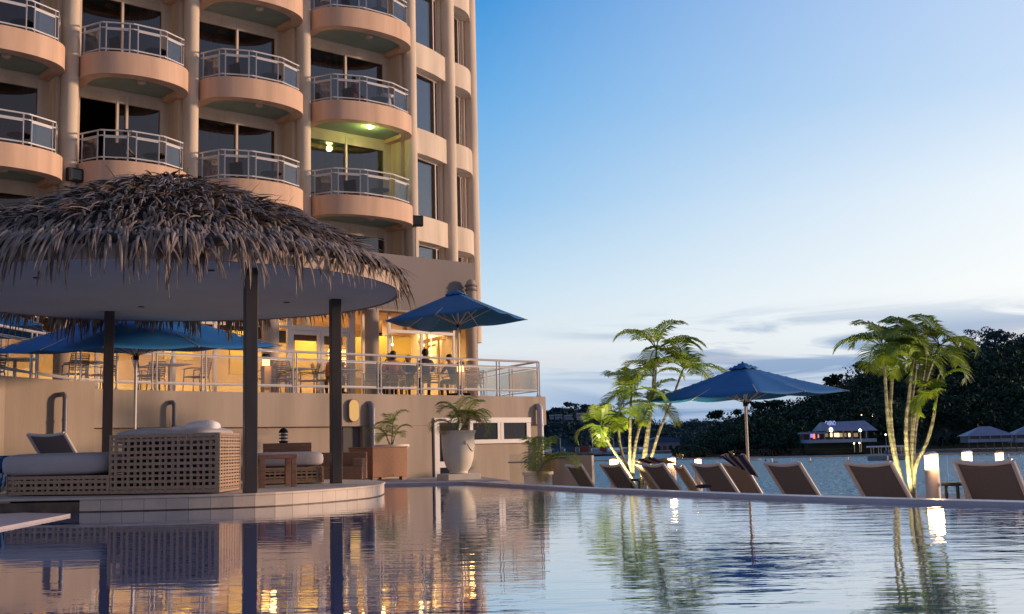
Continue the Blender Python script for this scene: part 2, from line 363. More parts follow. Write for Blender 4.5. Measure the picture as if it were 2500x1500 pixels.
# pool edge in plan (water side of the ledge)
LC = onz(1133, 1176, 0.05); LL = onz(940, 1183.5, 0.05)
L1 = onz(1400, 1191, 0.05); L2 = onz(1800, 1207, 0.05); L3 = onz(2040, 1215, 0.05); L4 = onz(2500, 1227, 0.05)
ldir = (L4 - L1).normalized()
Lfar = Vector((LC.x - 14.0, LC.y - 0.2, 0)); Lnear = L4 + ldir * 16
edge = [Lfar, LC, L1, L2, L3, L4, Lnear]
edge = [Vector((p.x, p.y, 0)) for p in edge]
def offs(pts, d):
    o = []
    for i, p in enumerate(pts):
        t = (pts[min(i + 1, len(pts) - 1)] - pts[max(i - 1, 0)]).normalized(); o.append(p + Vector((-t.y, t.x, 0)) * d)
    return o
w = MB(); a = [(p.x, p.y, 0.0) for p in edge] + [(14, -6, 0), (-26, -6, 0), (-26, Lfar.y, 0)]
w.face(a[::-1]); struct(w.build('water', M['poolwater'], origin=(0, 0, 0))).name = 'pool_water'
lg = MB(); e0 = [p for p in edge]; e1 = offs(edge, .34)
lg.wallstrip(e0, -.25, .05, .34, 1)
lg.wallstrip(offs(edge, .345), -.7, .0, .06, 1)
struct(lg.build('pool_ledge', M['ledge'], origin=(0, 0, 0), bevel=.01))
pw = MB(); pw.wallstrip(offs(edge, .03), -1.4, -.25, .25, 1); struct(pw.build('pool_wall', M['ledge'], origin=(0, 0, 0)))
# low deck, with its sea wall
Fa = onz(1450, 1125.5, .30); Fb = onz(2500, 1105, .30); Fa.z = Fb.z = 0
fdir = (Fb - Fa).normalized(); Fstart = Fa - fdir * 2.6
dk = MB()
poly = [(-60, -12), (60, -12), tuple((Fb + fdir * 30).xy + Vector((0, .5))), tuple((Fstart).xy + Vector((0, .5))), (Fstart.x + .3, 66), (-60, 66)]
dk.prism(poly[::1], -6.5, DECK); struct(dk.build('deck', M['deck'], origin=(0, 0, 0)))
# raised surround behind the far pool edge
sr = MB(); t0 = Lfar; sr.prism([(t0.x, t0.y + .42), (LC.x - .1, LC.y + .42), (LC.x + .55, LC.y + .1), (LC.x + 1.0, LC.y + .4), (LC.x + .4, LC.y + 3.4), (LC.x, LC.y + 4.6), (t0.x, t0.y + 4.6)], DECK + .004, .035)
struct(sr.build('surround_paving', M['deck'], origin=(0, 0, 0)))
# sea and seabed
se = MB(); se.face([(-3000, 20, SEA), (4000, 20, SEA), (4000, 9000, SEA), (-3000, 9000, SEA)]); struct(se.build('sea', M['seawater'], origin=(0, 0, 0)))

# pool island under the gazebo
fr = [(-60, 1256), (0, 1255), (100, 1253), (200, 1251), (300, 1249), (450, 1245), (600, 1240), (680, 1236), (750, 1231), (820, 1225.5), (880, 1219.5), (920, 1214.5)]
isl = [onz(x, y, 0) for x, y in fr]
tip = onz(938, 1207, 0); isl += [tip]
cx, cy = -5.9, 19.6
for k in range(1, 14):
    an = k / 13 * math.pi * .93; isl.append(Vector((cx + (tip.x - cx) * math.cos(an), tip.y + (24.2 - tip.y) * math.sin(an), 0)))
isl2 = [Vector((p.x, p.y, 0)) for p in isl]
# smooth resample
def resample(pts, step):
    o = [pts[0].copy()]; acc = 0
    for a_, b_ in zip(pts, pts[1:]):
        l = (b_ - a_).length; t = step - acc
        while t <= l: o.append(a_ + (b_ - a_) * (t / l)); t += step
        acc = l - (t - step)
    return o
def chaikin(pts, n=2):
    for _ in range(n):
        o = [pts[0]]
        for a_, b_ in zip(pts, pts[1:]): o += [a_ * .75 + b_ * .25, a_ * .25 + b_ * .75]
        o.append(pts[-1]); pts = o
    return pts
isl2 = chaikin(isl2, 2)
ring = resample(isl2, .31)
TOPZ = .205
ib = MB()
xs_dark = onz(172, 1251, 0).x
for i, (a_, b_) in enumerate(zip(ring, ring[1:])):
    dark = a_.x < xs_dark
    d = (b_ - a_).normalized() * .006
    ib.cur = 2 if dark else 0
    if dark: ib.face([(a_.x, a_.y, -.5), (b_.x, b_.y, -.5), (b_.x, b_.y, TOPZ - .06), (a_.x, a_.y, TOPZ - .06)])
    else:
        ib.face([(a_.x, a_.y, -.03), (b_.x - d.x, b_.y - d.y, -.03), (b_.x - d.x, b_.y - d.y, TOPZ - .035), (a_.x, a_.y, TOPZ - .035)])
        ib.cur = 1; ib.face([(b_.x - d.x, b_.y - d.y, -.03), (b_.x, b_.y, -.03), (b_.x, b_.y, TOPZ - .035), (b_.x - d.x, b_.y - d.y, TOPZ - .035)])
        ib.face([(a_.x, a_.y, -.5), (b_.x, b_.y, -.5), (b_.x, b_.y, -.03), (a_.x, a_.y, -.03)])
wl_ = MB(); wl_.wallstrip([Vector((p.x, p.y, 0)) for p in ring if p.x > xs_dark], -.2, .014, .012, -1); struct(wl_.build('island_waterline', M['stone_dark'], origin=(0, 0, 0)))
ib.cur = 0
ib2 = [(p.x, p.y) for p in ring]
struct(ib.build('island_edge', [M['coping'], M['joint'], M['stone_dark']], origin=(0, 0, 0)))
it = MB(); cen = Vector((-6, 19, 0))
lip = [p + (p - cen).normalized() * .02 for p in ring]
it.prism([(p.x, p.y) for p in lip], TOPZ - .034, TOPZ); struct(it.build('island_paving', M['coping'], origin=(0, 0, 0), bevel=.006))
# low stone step beside the island at the left
st = MB(); q = [onz(-150, 1262, .03), onz(-140, 1296, .03), onz(0, 1287, .03), onz(172, 1254.5, .03), onz(60, 1252, .03)]
st.prism([(p.x, p.y) for p in q], -.5, .03); struct(st.build('pool_step', M['ledge'], origin=(0, 0, 0)))

# ================================================================ HILLS
def interp(tab, x):
    if x <= tab[0][0]: return tab[0][1]
    for (a_, b_), (c_, d_) in zip(tab, tab[1:]):
        if x <= c_: return b_ + (d_ - b_) * (x - a_) / (c_ - a_)
    return tab[-1][1]
def hill(name, tab, d0, d1, d2, m, amp=.0, nx=70, nd=14, treeh=6.0, seed=3):
    """terrain rising from the shore at depth d0 to a ridge at depth d1 and falling to d2; tab: bearing -> ridge height"""
    r = random.Random(seed); X0 = tab[0][0]; X1 = tab[-1][0]; b = MB(); H = {}
    for i in range(nx + 1):
        px = X0 + (X1 - X0) * i / nx
        top = at(px, interp(tab, px), d1)
        for j in range(nd + 1):
            t = j / nd; dd = d0 + (d2 - d0) * t; u = (dd - d0) / (d1 - d0) if dd < d1 else 1 - (dd - d1) / (d2 - d1)
            u = max(0, min(1, u)); h = max(.5, top.z - treeh * min(1, .4 + 3.0 * i / nx) - SEA) * (u ** .75) + SEA - .5
            tanx = top.x / top.y; p = (tanx * dd, dd, h + r.uniform(-1, 1) * amp); b.v.append(p); H[(i, j)] = p
    for i in range(nx):
        for j in range(nd):
            a_ = i * (nd + 1) + j; b.q(a_, a_ + nd + 1, a_ + nd + 2, a_ + 1)
    o = struct(b.build(name, m, origin=(0, 0, 0), smooth=2)); return H, nx, nd
def crowns(name, H, nx, nd, count, size, leaf, faces, m, seed, jmax=None, label=None):
    r = random.Random(seed); b = MB(); jm = jmax or nd
    for k in range(count):
        fi = r.uniform(0, nx - .01); fj = r.uniform(0, 1) ** .8 * (jm - .02); i, j = int(fi), int(fj); u, v = fi - i, fj - j
        P = [Vector(H[(i, j)]), Vector(H[(i + 1, j)]), Vector(H[(i, j + 1)]), Vector(H[(i + 1, j + 1)])]
        p = P[0] * (1 - u) * (1 - v) + P[1] * u * (1 - v) + P[2] * (1 - u) * v + P[3] * u * v
        if p.z < SEA - .2: p.z = SEA
        s_ = size * r.uniform(.6, 1.2) * (1.35 if r.random() < .06 else 1) * min(1, .4 + fi / nx * 3.0); c = p + Vector((0, 0, s_ * r.uniform(.3, .6)))
        leafball(b, c, (s_ * .62, s_ * .62, s_ * .5), faces, leaf, r)
    o = b.build(name, m, origin=(0, 0, 0)); tag(o, label, 'forest', kind='stuff'); return o
def leafball(b, c, rad, faces, leaf, r, lumps=5):
    L_ = [Vector((r.gauss(0, .42), r.gauss(0, .42), r.gauss(0, .38))) for _ in range(lumps)]
    for _ in range(faces):
        l = L_[r.randrange(lumps)]; th = r.uniform(0, 6.283); z = r.uniform(-.7, 1); q_ = math.sqrt(1 - z * z)
        rr = r.uniform(.45, .62); n = Vector((q_ * math.cos(th), q_ * math.sin(th), z)); pnt = l + n * rr
        p = Vector((c[0] + pnt.x * rad[0], c[1] + pnt.y * rad[1], c[2] + pnt.z * rad[2]))
        nn = (n + Vector((r.uniform(-.7, .7), r.uniform(-.7, .7), r.uniform(-.4, .7)))).normalized()
        t = nn.cross(Vector((r.uniform(-1, 1), r.uniform(-1, 1), .3))).normalized(); w_ = nn.cross(t); s_ = leaf * r.uniform(.6, 1.3)
        k = b.add([p - t * s_ - w_ * s_ * .2, p + w_ * s_ * .6 - t * .1 * s_, p + t * s_ + w_ * s_ * .1, p - w_ * s_ * .6]); b.q(k, k + 1, k + 2, k + 3)
# near right hill
tabR = [(1655, 1108), (1700, 1076), (1735, 1054), (1765, 1030), (1818, 1015), (1867, 994), (1940, 985), (2000, 958), (2035, 935), (2080, 912), (2118, 900), (2200, 892), (2270, 880), (2343, 862), (2420, 850), (2500, 846), (2700, 820)]
H, nx, nd = hill('hill', tabR, 400, 560, 760, M['land'], .8, treeh=7.5)
crowns('forest', H, nx, nd, 1500, 8.6, .75, 110, M['forest'], 5, jmax=8, label='dark dense forest covering the near hillside on the right shore')
# farther right summit
tabR2 = [(2240, 905), (2300, 860), (2343, 826), (2394, 822), (2433, 832), (2471, 846), (2500, 828), (2700, 790)]
H, nx, nd = hill('hill', tabR2, 700, 820, 1000, M['land_haze'], .8, nx=30, treeh=7)
crowns('forest', H, nx, nd, 150, 14, 1.5, 110, M['forest_haze'], 8, jmax=8, label='haze-tinted forest on the higher summit behind the right shore')
# far left hills
tabL = [(1180, 1005), (1315, 1006), (1393, 1001), (1443, 1003), (1492, 1005), (1523, 1026), (1579, 1040), (1630, 1046), (1672, 1040), (1728, 1034), (1770, 1042), (1900, 1060)]
H, nx, nd = hill('hill', tabL, 1480, 1750, 2200, M['land_haze'], 1.0, treeh=5)
crowns('forest', H, nx, nd, 1500, 13, 1.9, 55, M['forest_haze'], 9, jmax=9, label='haze-tinted forest on the far hills across the bay at left')
# shore strips
sh = MB(); pts = [onz(1640, 1110.5, SEA), onz(1900, 1109, SEA), onz(2200, 1107, SEA), onz(2500, 1103, SEA), onz(2750, 1099, SEA)]
sh.wallstrip([Vector((p.x, p.y, 0)) for p in pts], SEA - 1, SEA + 1.1, 60, 1); struct(sh.build('shore', M['sand'], origin=(0, 0, 0)))
sh = MB(); sh.box(((at(1300, 1100, 600).x + at(1690, 1100, 600).x) / 2, 680, SEA + .1), (at(1690, 1100, 600).x - at(1300, 1100, 600).x, 200, 2.2)); struct(sh.build('quay', M['sand'], origin=(0, 0, 0)))

# emergent trees that stand out on the skylines
def bigtree(px, py, Y, h, wd, label, seed, m, group, flat=.45, leaf=.9, faces=420):
    r = random.Random(seed); top = at(px, py, Y); base = Vector((top.x, top.y, top.z - h))
    t = thing('tree', label, 'tree', base, group=group)
    tb = MB(); lean = Vector((r.uniform(-.08, .08) * h, 0, 0)); fk = base + lean * .6 + Vector((0, 0, h * .6))
    tb.tube([base, base + lean * .3 + Vector((0, 0, h * .3)), fk], [h * .03, h * .024, h * .02], 6)
    cs = []
    for k in range(5):
        e = fk + Vector((r.uniform(-.5, .5) * wd, r.uniform(-.4, .4) * wd, h * r.uniform(.15, .36))); tb.tube([fk, (fk + e) / 2 + Vector((0, 0, h * .03)), e], [h * .016, h * .01, h * .005], 5); cs.append(e)
    tb.build('trunk', M['trunk_brown'], t)
    cb = MB()
    for e in cs: leafball(cb, e, (wd * .30, wd * .30, h * .16), faces // 5, leaf, r)
    cb.build('crown', m, t)
for i, a_ in enumerate([(1393, 984, 1700, 18, 15), (1432, 990, 1700, 16, 12), (1450, 991, 1705, 16, 11), (1478, 988, 1690, 19, 24), (1350, 998, 1700, 13, 14), (1367, 1000, 1710, 13, 10)]):
    bigtree(*a_, ['tall round-headed tree highest on the far left skyline', 'slim two-tiered tree right of the tallest far skyline tree', 'small tufted tree in the middle of the far left skyline', 'wide umbrella-shaped tree at the right end of the far ridge', 'low rounded tree nearest the terrace corner on the far ridge', 'narrow low tree just left of the tallest far skyline tree'][i], 30 + i, M['forest_haze'], 'trees on the far left skyline', leaf=1.7, faces=300)
for i, a_ in enumerate([(2044, 921, 560, 11, 10), (2120, 888, 560, 12, 13), (1768, 1004, 545, 9, 10), (1870, 978, 540, 10, 13), (2398, 808, 820, 17, 20), (2436, 818, 810, 16, 15), (2490, 818, 800, 20, 22), (2432, 925, 470, 12, 15)]):
    bigtree(*a_, ['dark tree standing up at the left end of the high right ridge', 'broad dark tree on the ridge left of the lit palm crowns', 'dark rounded tree low on the left slope of the right hill', 'bushy dark tree under the right side of the blue parasol', 'tall ragged tree on the summit above the right palms', 'spiky dark tree right of the summit tree', 'tree on the skyline cut by the right picture edge', 'pale flat-topped tree on the dark slope above the boathouses'][i], 50 + i, M['forest_haze'] if i in (4, 5, 6) else M['forest'], 'trees on the right hill', leaf=.9, faces=500)
# ================================================================ HOTEL TOWER
Lp = Vector((-13.72, 28.95, 0)); Lq = Vector((-5.84, 35.8, 0)); TD = (Lq - Lp).normalized(); TN = Vector((TD.y, -TD.x, 0))   # TN points to the viewer
def onfac(px, py, off=0.0): return onplane(px, py, Lp + TN * off, TN)
def xy(v): return Vector((v.x, v.y, 0))
C = [xy(onfac(168, 300)), xy(onfac(465, 300)), xy(onfac(741, 300)), xy(onfac(1002, 300))]
bay = (C[3] - C[0]) / 3
C = [C[0] - bay * 1.0] + C            # C[0] lies left of the frame edge
C4 = xy(at(1095, 300, 40.2)); C5 = xy(at(1149, 300, 42.3))
FL = 8.42; ST = 3.04                   # floor level 0 and storey height
ZB = 4.6; ZT = FL + ST * 4 + 1.2
tw = thing('hotel_tower', 'tall cream hotel tower with curved peach balconies and round columns', 'building', (C[3].x, C[3].y, ZB))
for i, c in enumerate(C + [C4, C5]):
    b = MB(); rr = .225 if i < 5 else .26
    b.lathe([(rr, ZB), (rr, ZT)], (c.x, c.y, 0), 28); b.build('column', M['stucco'], tw, smooth=1)
# piers behind the columns
for i, c in enumerate(C):
    b = MB(); k = c - TN * .75; b.box((k.x, k.y, (ZB + ZT) / 2), (.62, 1.2, ZT - ZB), yaw=math.atan2(TD.y, TD.x)); b.build('pier', M['stucco'], tw)
# solid mass of the block behind the rooms
core = MB(); back = -TN * 7
cp = [C[0] - TN * 4.8 - TD * 6, C[4] - TN * 4.8, C4 - TN * 4.8, C5 + Vector((-2.6, 2.0, 0)), C5 + Vector((-5, 9, 0)), C[0] - TN * 16]
core.prism([(p.x, p.y) for p in cp], ZB, ZT); core.build('core_wall', M['shade_black'], tw)
endw = MB(); endw.wallstrip([C5 + Vector((-.1, .2, 0)), C5 + Vector((-.9, 2.2, 0)), C5 + Vector((-3.2, 6, 0))], ZB, ZT, .3, 1); endw.build('end_wall', M['stucco'], tw)
def P3(p, z): return Vector((p.x, p.y, z))
GL = -.80                             # offset of the glazing plane behind the column line
def balcony(i, n):
    a, b_ = C[i], C[i + 1]; mid = (a + b_) / 2; half = (b_ - a).length / 2 - .235; pro = 1.25; zt = FL + .28 + ST * n; zb = zt - .62
    def arc(t, hw, pr): return mid + TD * (-hw * math.cos(t)) + TN * (pr * math.sin(t) ** .8 if math.sin(t) > 0 else 0)
    t = 24; po = [arc(math.pi * k / t, half, pro) for k in range(t + 1)]; pi_ = [arc(math.pi * k / t, half - .34, pro - .36) for k in range(t + 1)]
    m = MB(); rows = []
    for o_, n_ in zip(po, pi_): rows.append(m.add([P3(o_, zb), P3(o_, zt), P3(n_, zt), P3(n_, zb)]))
    for r0, r1 in zip(rows, rows[1:]):
        for j in range(4): m.q(r0 + j, r1 + j, r1 + (j + 1) % 4, r0 + (j + 1) % 4)
    pa = m.build('balcony', M['peach'], tw, smooth=1)
    sl = MB(); sl.prism([(p.x, p.y) for p in pi_] + [tuple((b_ - TN * 1.0 - TD * .24).xy), tuple((a - TN * 1.0 + TD * .24).xy)], zb + .13, zt - .25); sl.build('soffit', M['soffit'], pa)
    # straight cheeks back to the wall
    for s_, c_ in ((1, a), (-1, b_)):
        ck = MB(); k = c_ + TD * s_ * (.235 + .17) - TN * .5; ck.box((k.x, k.y, (zb + zt) / 2), (.34, 1.0, zt - zb - .004), yaw=math.atan2(TD.y, TD.x)); ck.build('cheek_wall', M['peach'], pa)
    lt = (i, n) == (3, 1)
    lp = arc(math.pi * .55, half - 1.0, pro - .8); lb = MB(); lb.lathe([(.07, zb + .04), (.12, zb + .075), (.12, zb + .128)], (lp.x, lp.y, 0), 12); lb.build('soffit_lamp', M['lamp_green'] if lt else M['stucco'], pa, smooth=1)
    if lt: lamp('soffit_light', 'POINT', (lp.x, lp.y, zb - .1), 26, (.85, .95, .22), pa, .1)
    # faceted railing
    V = [arc(math.pi * k / 5, half - .07, pro - .1) for k in range(6)]
    rt = zt + .86; rl = MB(); gls = MB()
    for k in range(5):
        p, q_ = V[k], V[k + 1]; d = (q_ - p).normalized(); ln = (q_ - p).length
        rl.bar(P3(p, rt), P3(q_, rt), .045, .038); rl.bar(P3(p, rt - .15), P3(q_, rt - .15), .03, .03); rl.bar(P3(p, zt + .11), P3(q_, zt + .11), .03, .035)
        g = .13 if ln > .9 else .1
        for e in (p + d * g, q_ - d * g): rl.bar(P3(e, zt - .02), P3(e, rt), .030, .030)
        rl.bar(P3(p + d * g, rt - .185), P3(q_ - d * g, rt - .185), .02, .05)
        gls.bar(P3(p + d * (g + .02), (zt + .13 + rt - .21) / 2), P3(q_ - d * (g + .02), (zt + .13 + rt - .21) / 2), .010, rt - .21 - zt - .13)
    rl.build('railing', M['alu'], pa); gls.build('glass_panel', M['balglass'], pa)
def window_bay(i, n, seed):
    """sliding door with frame, panes, curtains and the dark room behind, plus the cheek walls either side"""
    r = random.Random(seed); a, b_ = C[i], C[i + 1]; z0 = FL + ST * n - .05; z1 = z0 + 2.84; zc = z0 + ST
    A_ = a + TD * .31 + TN * GL; B_ = b_ - TD * .31 + TN * GL
    D0 = A_ + TD * .16; D1 = B_ - TD * .20
    wl = MB(); wl.bar(P3(D1, (z0 + zc) / 2 - .12), P3(B_, (z0 + zc) / 2 - .12), .12, ST + .1); wl.bar(P3(A_, (z0 + zc) / 2 - .12), P3(D0, (z0 + zc) / 2 - .12), .12, ST + .1)
    wl.bar(P3(D0, (z1 + zc) / 2 - .17), P3(D1, (z1 + zc) / 2 - .17), .12, zc - z1 + .33)
    wl.build('wall', M['stucco'], tw)
    wf = MB(); w_ = .09; ns = TN * .015
    wf.bar(P3(D0 + ns, z1 - w_ / 2), P3(D1 + ns, z1 - w_ / 2), .10, w_); wf.bar(P3(D0 + ns, z0 + .03), P3(D1 + ns, z0 + .03), .10, .06)
    for e in (D0 + TD * w_ / 2, D1 - TD * w_ / 2): wf.bar(P3(e + ns * 1.3, z0), P3(e + ns * 1.3, z1 - w_), .10, w_, up=TD)
    mid = (D0 + D1) / 2; op = (i, n) == (1, 0)
    ms = [mid] if not op else [mid - TD * .1, mid + TD * .18]
    for m_ in ms: wf.bar(P3(m_ + ns * 2, z0), P3(m_ + ns * 2, z1 - w_), .09, .065, up=TD)
    fo = wf.build('window', M['frame'], tw)
    g = MB()
    lo = D0 + TD * w_
    if op: lo = mid - TD * .06
    g.bar(P3(lo, (z0 + z1) / 2 - .02), P3(D1 - TD * w_, (z0 + z1) / 2 - .02), .012, z1 - z0 - w_ - .07); g.build('pane', M['winglass'], fo)
    c = MB()
    def curt(s0, s1, dd):
        k = 40; base = D0 - TN * dd; prev = None
        for j in range(k + 1):
            s_ = s0 + (s1 - s0) * j / k; p = base + TD * s_ + TN * (.035 * math.sin(j * 1.7 + r.uniform(-.3, .3)))
            ix = c.add([P3(p, z0 + .02), P3(p, z1 - .03)])
            if prev is not None: c.q(prev, ix, ix + 1, prev + 1)
            prev = ix
    wd = (D1 - D0).length; style = r.random()
    if (i, n) in ((3, -1), (3, 0)): curt(.05, wd - .05, .22)
    elif op: pass
    elif style < .35: curt(.05, wd * .45, .22); curt(wd * .85, wd - .05, .22)
    elif style < .7: curt(wd * .62, wd - .05, .22)
    else: curt(.05, wd * .32, .22)
    if c.v: c.build('curtain', M['curtain'], fo)
for i in range(0, 4):
    for n in range(-1, 4):
        window_bay(i, n, i * 10 + n)
        if n >= 0: balcony(i, n)
# side (right-hand) bays: spandrels and fixed windows
def side_bay(p, q_, bul, n, seed, base):
    r = random.Random(seed); d = (q_ - p).normalized(); nn = Vector((d.y, -d.x, 0)); L_ = (q_ - p).length; zt = base + ST * n; zb = zt - .88
    pts = []
    for k in range(13):
        t = k / 12; pts.append(p + (q_ - p) * t + nn * (bul * math.sin(math.pi * t) + .03))
    s_ = MB(); s_.wallstrip(pts, zb, zt, .5, 1); s_.build('spandrel', M['stucco'], tw, smooth=1)
    wz0 = zt; wz1 = zt + ST - .88; D0 = p - nn * .24 + d * .20; D1 = q_ - nn * .24 - d * .38
    f = MB()
    f.bar(P3(D0, wz1 - .03), P3(D1, wz1 - .03), .06, .06); f.bar(P3(D0, wz0 + .03), P3(D1, wz0 + .03), .06, .06)
    for e in (D0 + d * .03, D1 - d * .03, D1 - d * .22): f.bar(P3(e, wz0), P3(e, wz1), .06, .05, up=d)
    fo = f.build('window', M['frame'], tw)
    g = MB(); g.bar(P3(D0, (wz0 + wz1) / 2), P3(D1, (wz0 + wz1) / 2), .012, wz1 - wz0 - .1); g.build('pane', M['winglass'], fo)
    c = MB(); prev = None; k = 34; s0, s1 = .04, (L_ - .42) * (.78 if r.random() < .8 else .3)
    for j in range(k + 1):
        pp = D0 - nn * .10 + d * (s0 + (s1 - s0) * j / k) + nn * .03 * math.sin(j * 1.9); ix = c.add([P3(pp, wz0), P3(pp, wz1)])
        if prev is not None: c.q(prev, ix, ix + 1, prev + 1)
        prev = ix
    c.build('curtain', M['curtain'], fo)
    jm = MB(); jm.bar(P3(q_ - nn * .36 - d * .37, (wz0 + wz1) / 2), P3(q_ - nn * .36 - d * .02, (wz0 + wz1) / 2), .5, wz1 - wz0 + .6); jm.build('jamb_wall', M['stucco'], tw)
base1 = FL + .22
for n in range(-1, 4):
    side_bay(C[4], C4, .10, n, n, base1); side_bay(C4, C5, .30, n, 7 + n, base1)
# rooms' floors and ceilings between glazing and core
rf = MB()
for n in range(-1, 4):
    z = FL + ST * n - .06
    for p, q_, nn in ((C[0] - TD * 5, C[4], TN), (C[4], C4, TN), (C4, C5, TN)):
        a0 = p - nn * 1.1; b0 = q_ - nn * 1.1 if q_ is not C5 else q_ - nn * .8; rf.face([P3(a0, z), P3(b0, z), P3(b0 - nn * 3.9, z), P3(a0 - nn * 3.9, z)])
rf.build('floor_slab', M['shade_black'], tw)

# ================================================================ RESTAURANT (podium block and glazed front)
PO = 1.05
Pl = xy(onfac(-260, 650, PO)); Pr = xy(onfac(1157, 637, PO)); pz1 = onfac(1000, 626, PO).z; pz0 = onfac(925, 757, PO).z
TF = 2.30                                  # terrace floor
rs = thing('restaurant', 'lit restaurant behind the terrace with white door frames under the grey podium wall', 'building', (Pr.x, Pr.y, TF))
b = MB(); b.prism([tuple(Pl.xy), tuple(Pr.xy), tuple((Pr - TN * 1.0).xy), tuple((Pr - TN * 9).xy), tuple((Pl - TN * 9).xy)], pz0, pz1); b.build('podium_wall', M['podium'], rs)
cap = MB(); cap.bar(P3(Pl + TN * .02, pz0 + .012), P3(Pr + TN * .02, pz0 + .012), .05, .05); cap.build('drip_edge', M['stucco_wall'], rs)
GO = .55                                   # glazing plane offset
def gpt(px): return xy(onfac(px, 860, GO))
fr_ = MB(); gl = MB()
zt = pz0 - .003; ztr = onfac(700, 799, GO).z
def vbar(pxa, pxb, z0=TF, z1=None, dp=.09):
    a_, b_ = gpt(pxa), gpt(pxb); m_ = (a_ + b_) / 2; fr_.box((m_.x, m_.y, (z0 + (z1 or zt)) / 2), ((b_ - a_).length, dp, (z1 or zt) - z0), yaw=math.atan2(TD.y, TD.x))
for a_, b_ in ((2, 10), (20, 24), (74, 80), (88, 94), (134, 142), (232, 240), (330, 338), (420, 428), (520, 528), (600, 608), (700, 711), (852, 866), (883, 890), (947, 953), (1026, 1032), (1105, 1110)): vbar(a_, b_)
for a_, b_ in ((775, 781), (783, 790), (711, 716), (846, 851)): vbar(a_, b_, TF, ztr, .07)
def hbar(pxa, pxb, z, h, dp=.10): fr_.bar(P3(gpt(pxa), z), P3(gpt(pxb), z), dp, h)
hbar(700, 852, ztr, .14); hbar(950, 1108, onfac(1000, 811, GO).z, .10); hbar(2, 80, onfac(40, 812, GO).z, .08, .12); hbar(2, 80, onfac(40, 804, GO).z, .05, .14)
hbar(716, 775, ztr - .14, .13, .06); hbar(790, 846, ztr - .14, .13, .06)
hbar(-100, 1150, TF + .06, .12, .08); hbar(94, 700, ztr, .08)
fro = fr_.build('door_frame', M['white_frame'], rs, bevel=.004)
gl.bar(P3(gpt(-100), (TF + zt) / 2), P3(gpt(1150), (TF + zt) / 2), .012, zt - TF); gl.build('window_pane', M['railglass_clear'] if 'railglass_clear' in M else M['fenceglass'], rs)
# interior
it_ = MB(); G0, G1 = gpt(-150), gpt(1150)
it_.face([P3(G0, TF), P3(G1, TF), P3(G1 - TN * 6, TF), P3(G0 - TN * 6, TF)]); it_.build('floor', M['teak'], rs)
it_ = MB(); it_.face([P3(G0 - TN * 5.5, TF), P3(G1 - TN * 5.5, TF), P3(G1 - TN * 5.5, zt + .5), P3(G0 - TN * 5.5, zt + .5)]); it_.face([P3(G1 + TD * .3, TF), P3(G1 + TD * .3, zt), P3(G1 - TN * 6 + TD * .3, zt), P3(G1 - TN * 6 + TD * .3, TF)]); it_.build('back_wall', M['wallwarm'], rs)
it_ = MB(); it_.face([P3(G0, zt), P3(G1, zt), P3(G1 - TN * 6, zt), P3(G0 - TN * 6, zt)]); it_.build('ceiling', M['stucco'], rs)
# angular olive wall panels and partitions seen through the glass
ol = MB()
def panel(px0, px1, off, z0, z1, th=.12): ol.bar(P3(xy(onfac(px0, 860, off)), (z0 + z1) / 2), P3(xy(onfac(px1, 860, off)), (z0 + z1) / 2), th, z1 - z0)
for a_, b_, o_, z0, z1 in ((718, 770, -3.2, TF + 1.0, TF + 2.2), (868, 884, -2.4, TF + 1.1, zt - .5), (925, 948, -2.6, TF + 1.2, zt - .4), (955, 1010, -3.4, TF + 1.5, zt - .3), (400, 470, -3, TF + 1.4, zt - .3), (860, 884, -1.8, TF, TF + .9), (560, 600, -3.2, TF + 1, zt - .4)): panel(a_, b_, o_, z0, z1)
ol.build('wall_panel', M['olive'], rs)
sh_ = MB(); s0 = xy(onfac(800, 830, -3.4)); s1 = xy(onfac(850, 830, -3.4))
for z in (TF + 1.2, TF + 1.48, TF + 1.76, TF + 2.04): sh_.bar(P3(s0, z), P3(s1, z), .3, .03)
sho = sh_.build('bar_shelf', M['teak'], rs)
bt = MB()
for z in (TF + 1.215, TF + 1.495, TF + 1.775):
    for k in range(9): p = s0 + (s1 - s0) * ((k + .5) / 9); bt.lathe([(.035, z), (.035, z + .13), (.012, z + .17), (.012, z + .21)], (p.x, p.y, 0), 6)
bt.build('bottle', M['lamp_amber'], sho)  # shelf lighting is put into the bottles as emission
# diagonal stair beam behind right-hand glazing
db = MB(); db.bar(onfac(1020, 838, -1.6), onfac(1122, 815, -1.2), .12, .14); db.bar(onfac(1022, 853, -1.6), onfac(1062, 842, -1.6), .1, .08)
for px in (1042, 1070): a_ = xy(onfac(px, 860, -1.5)); db.bar(P3(a_, TF), P3(a_, zt), .09, .09, up=TD)
db.build('timber_screen', M['wallwarm'], rs)
# columns in front of the glazing
for px, rr in ((908, .225), (660, .25), (150, .2), (1151, .19)):
    c_ = xy(onfac(px, 850, .95 if px < 1100 else .75)); b = MB(); b.lathe([(rr, TF), (rr, pz0 - .004)], (c_.x, c_.y, 0), 24); b.build('column', M['stucco_wall'], rs, smooth=1)
# small lit bulbs inside
for px, py, off in ((1025, 823, -1.0), (958, 842, -1.5), (1053, 867, -.6), (556, 797, -.4), (820, 760, -2)):
    p = onfac(px, py, off); b = MB(); b.sphere(p, .045, 10, 6); b.tube([p + Vector((0, 0, .04)), Vector((p.x, p.y, zt - .005))], .006, 4); b.build('pendant_lamp', M['lamp'], rs, smooth=2)
for px, en in ((60, 60), (300, 80), (480, 80), (640, 70), (800, 110), (930, 70), (1060, 80)):
    p = onfac(px, 860, -2.0); lamp('room_light', 'AREA', (p.x, p.y, zt - .12), en * 1.7, (1.0, .68, .33), rs, 1.4)

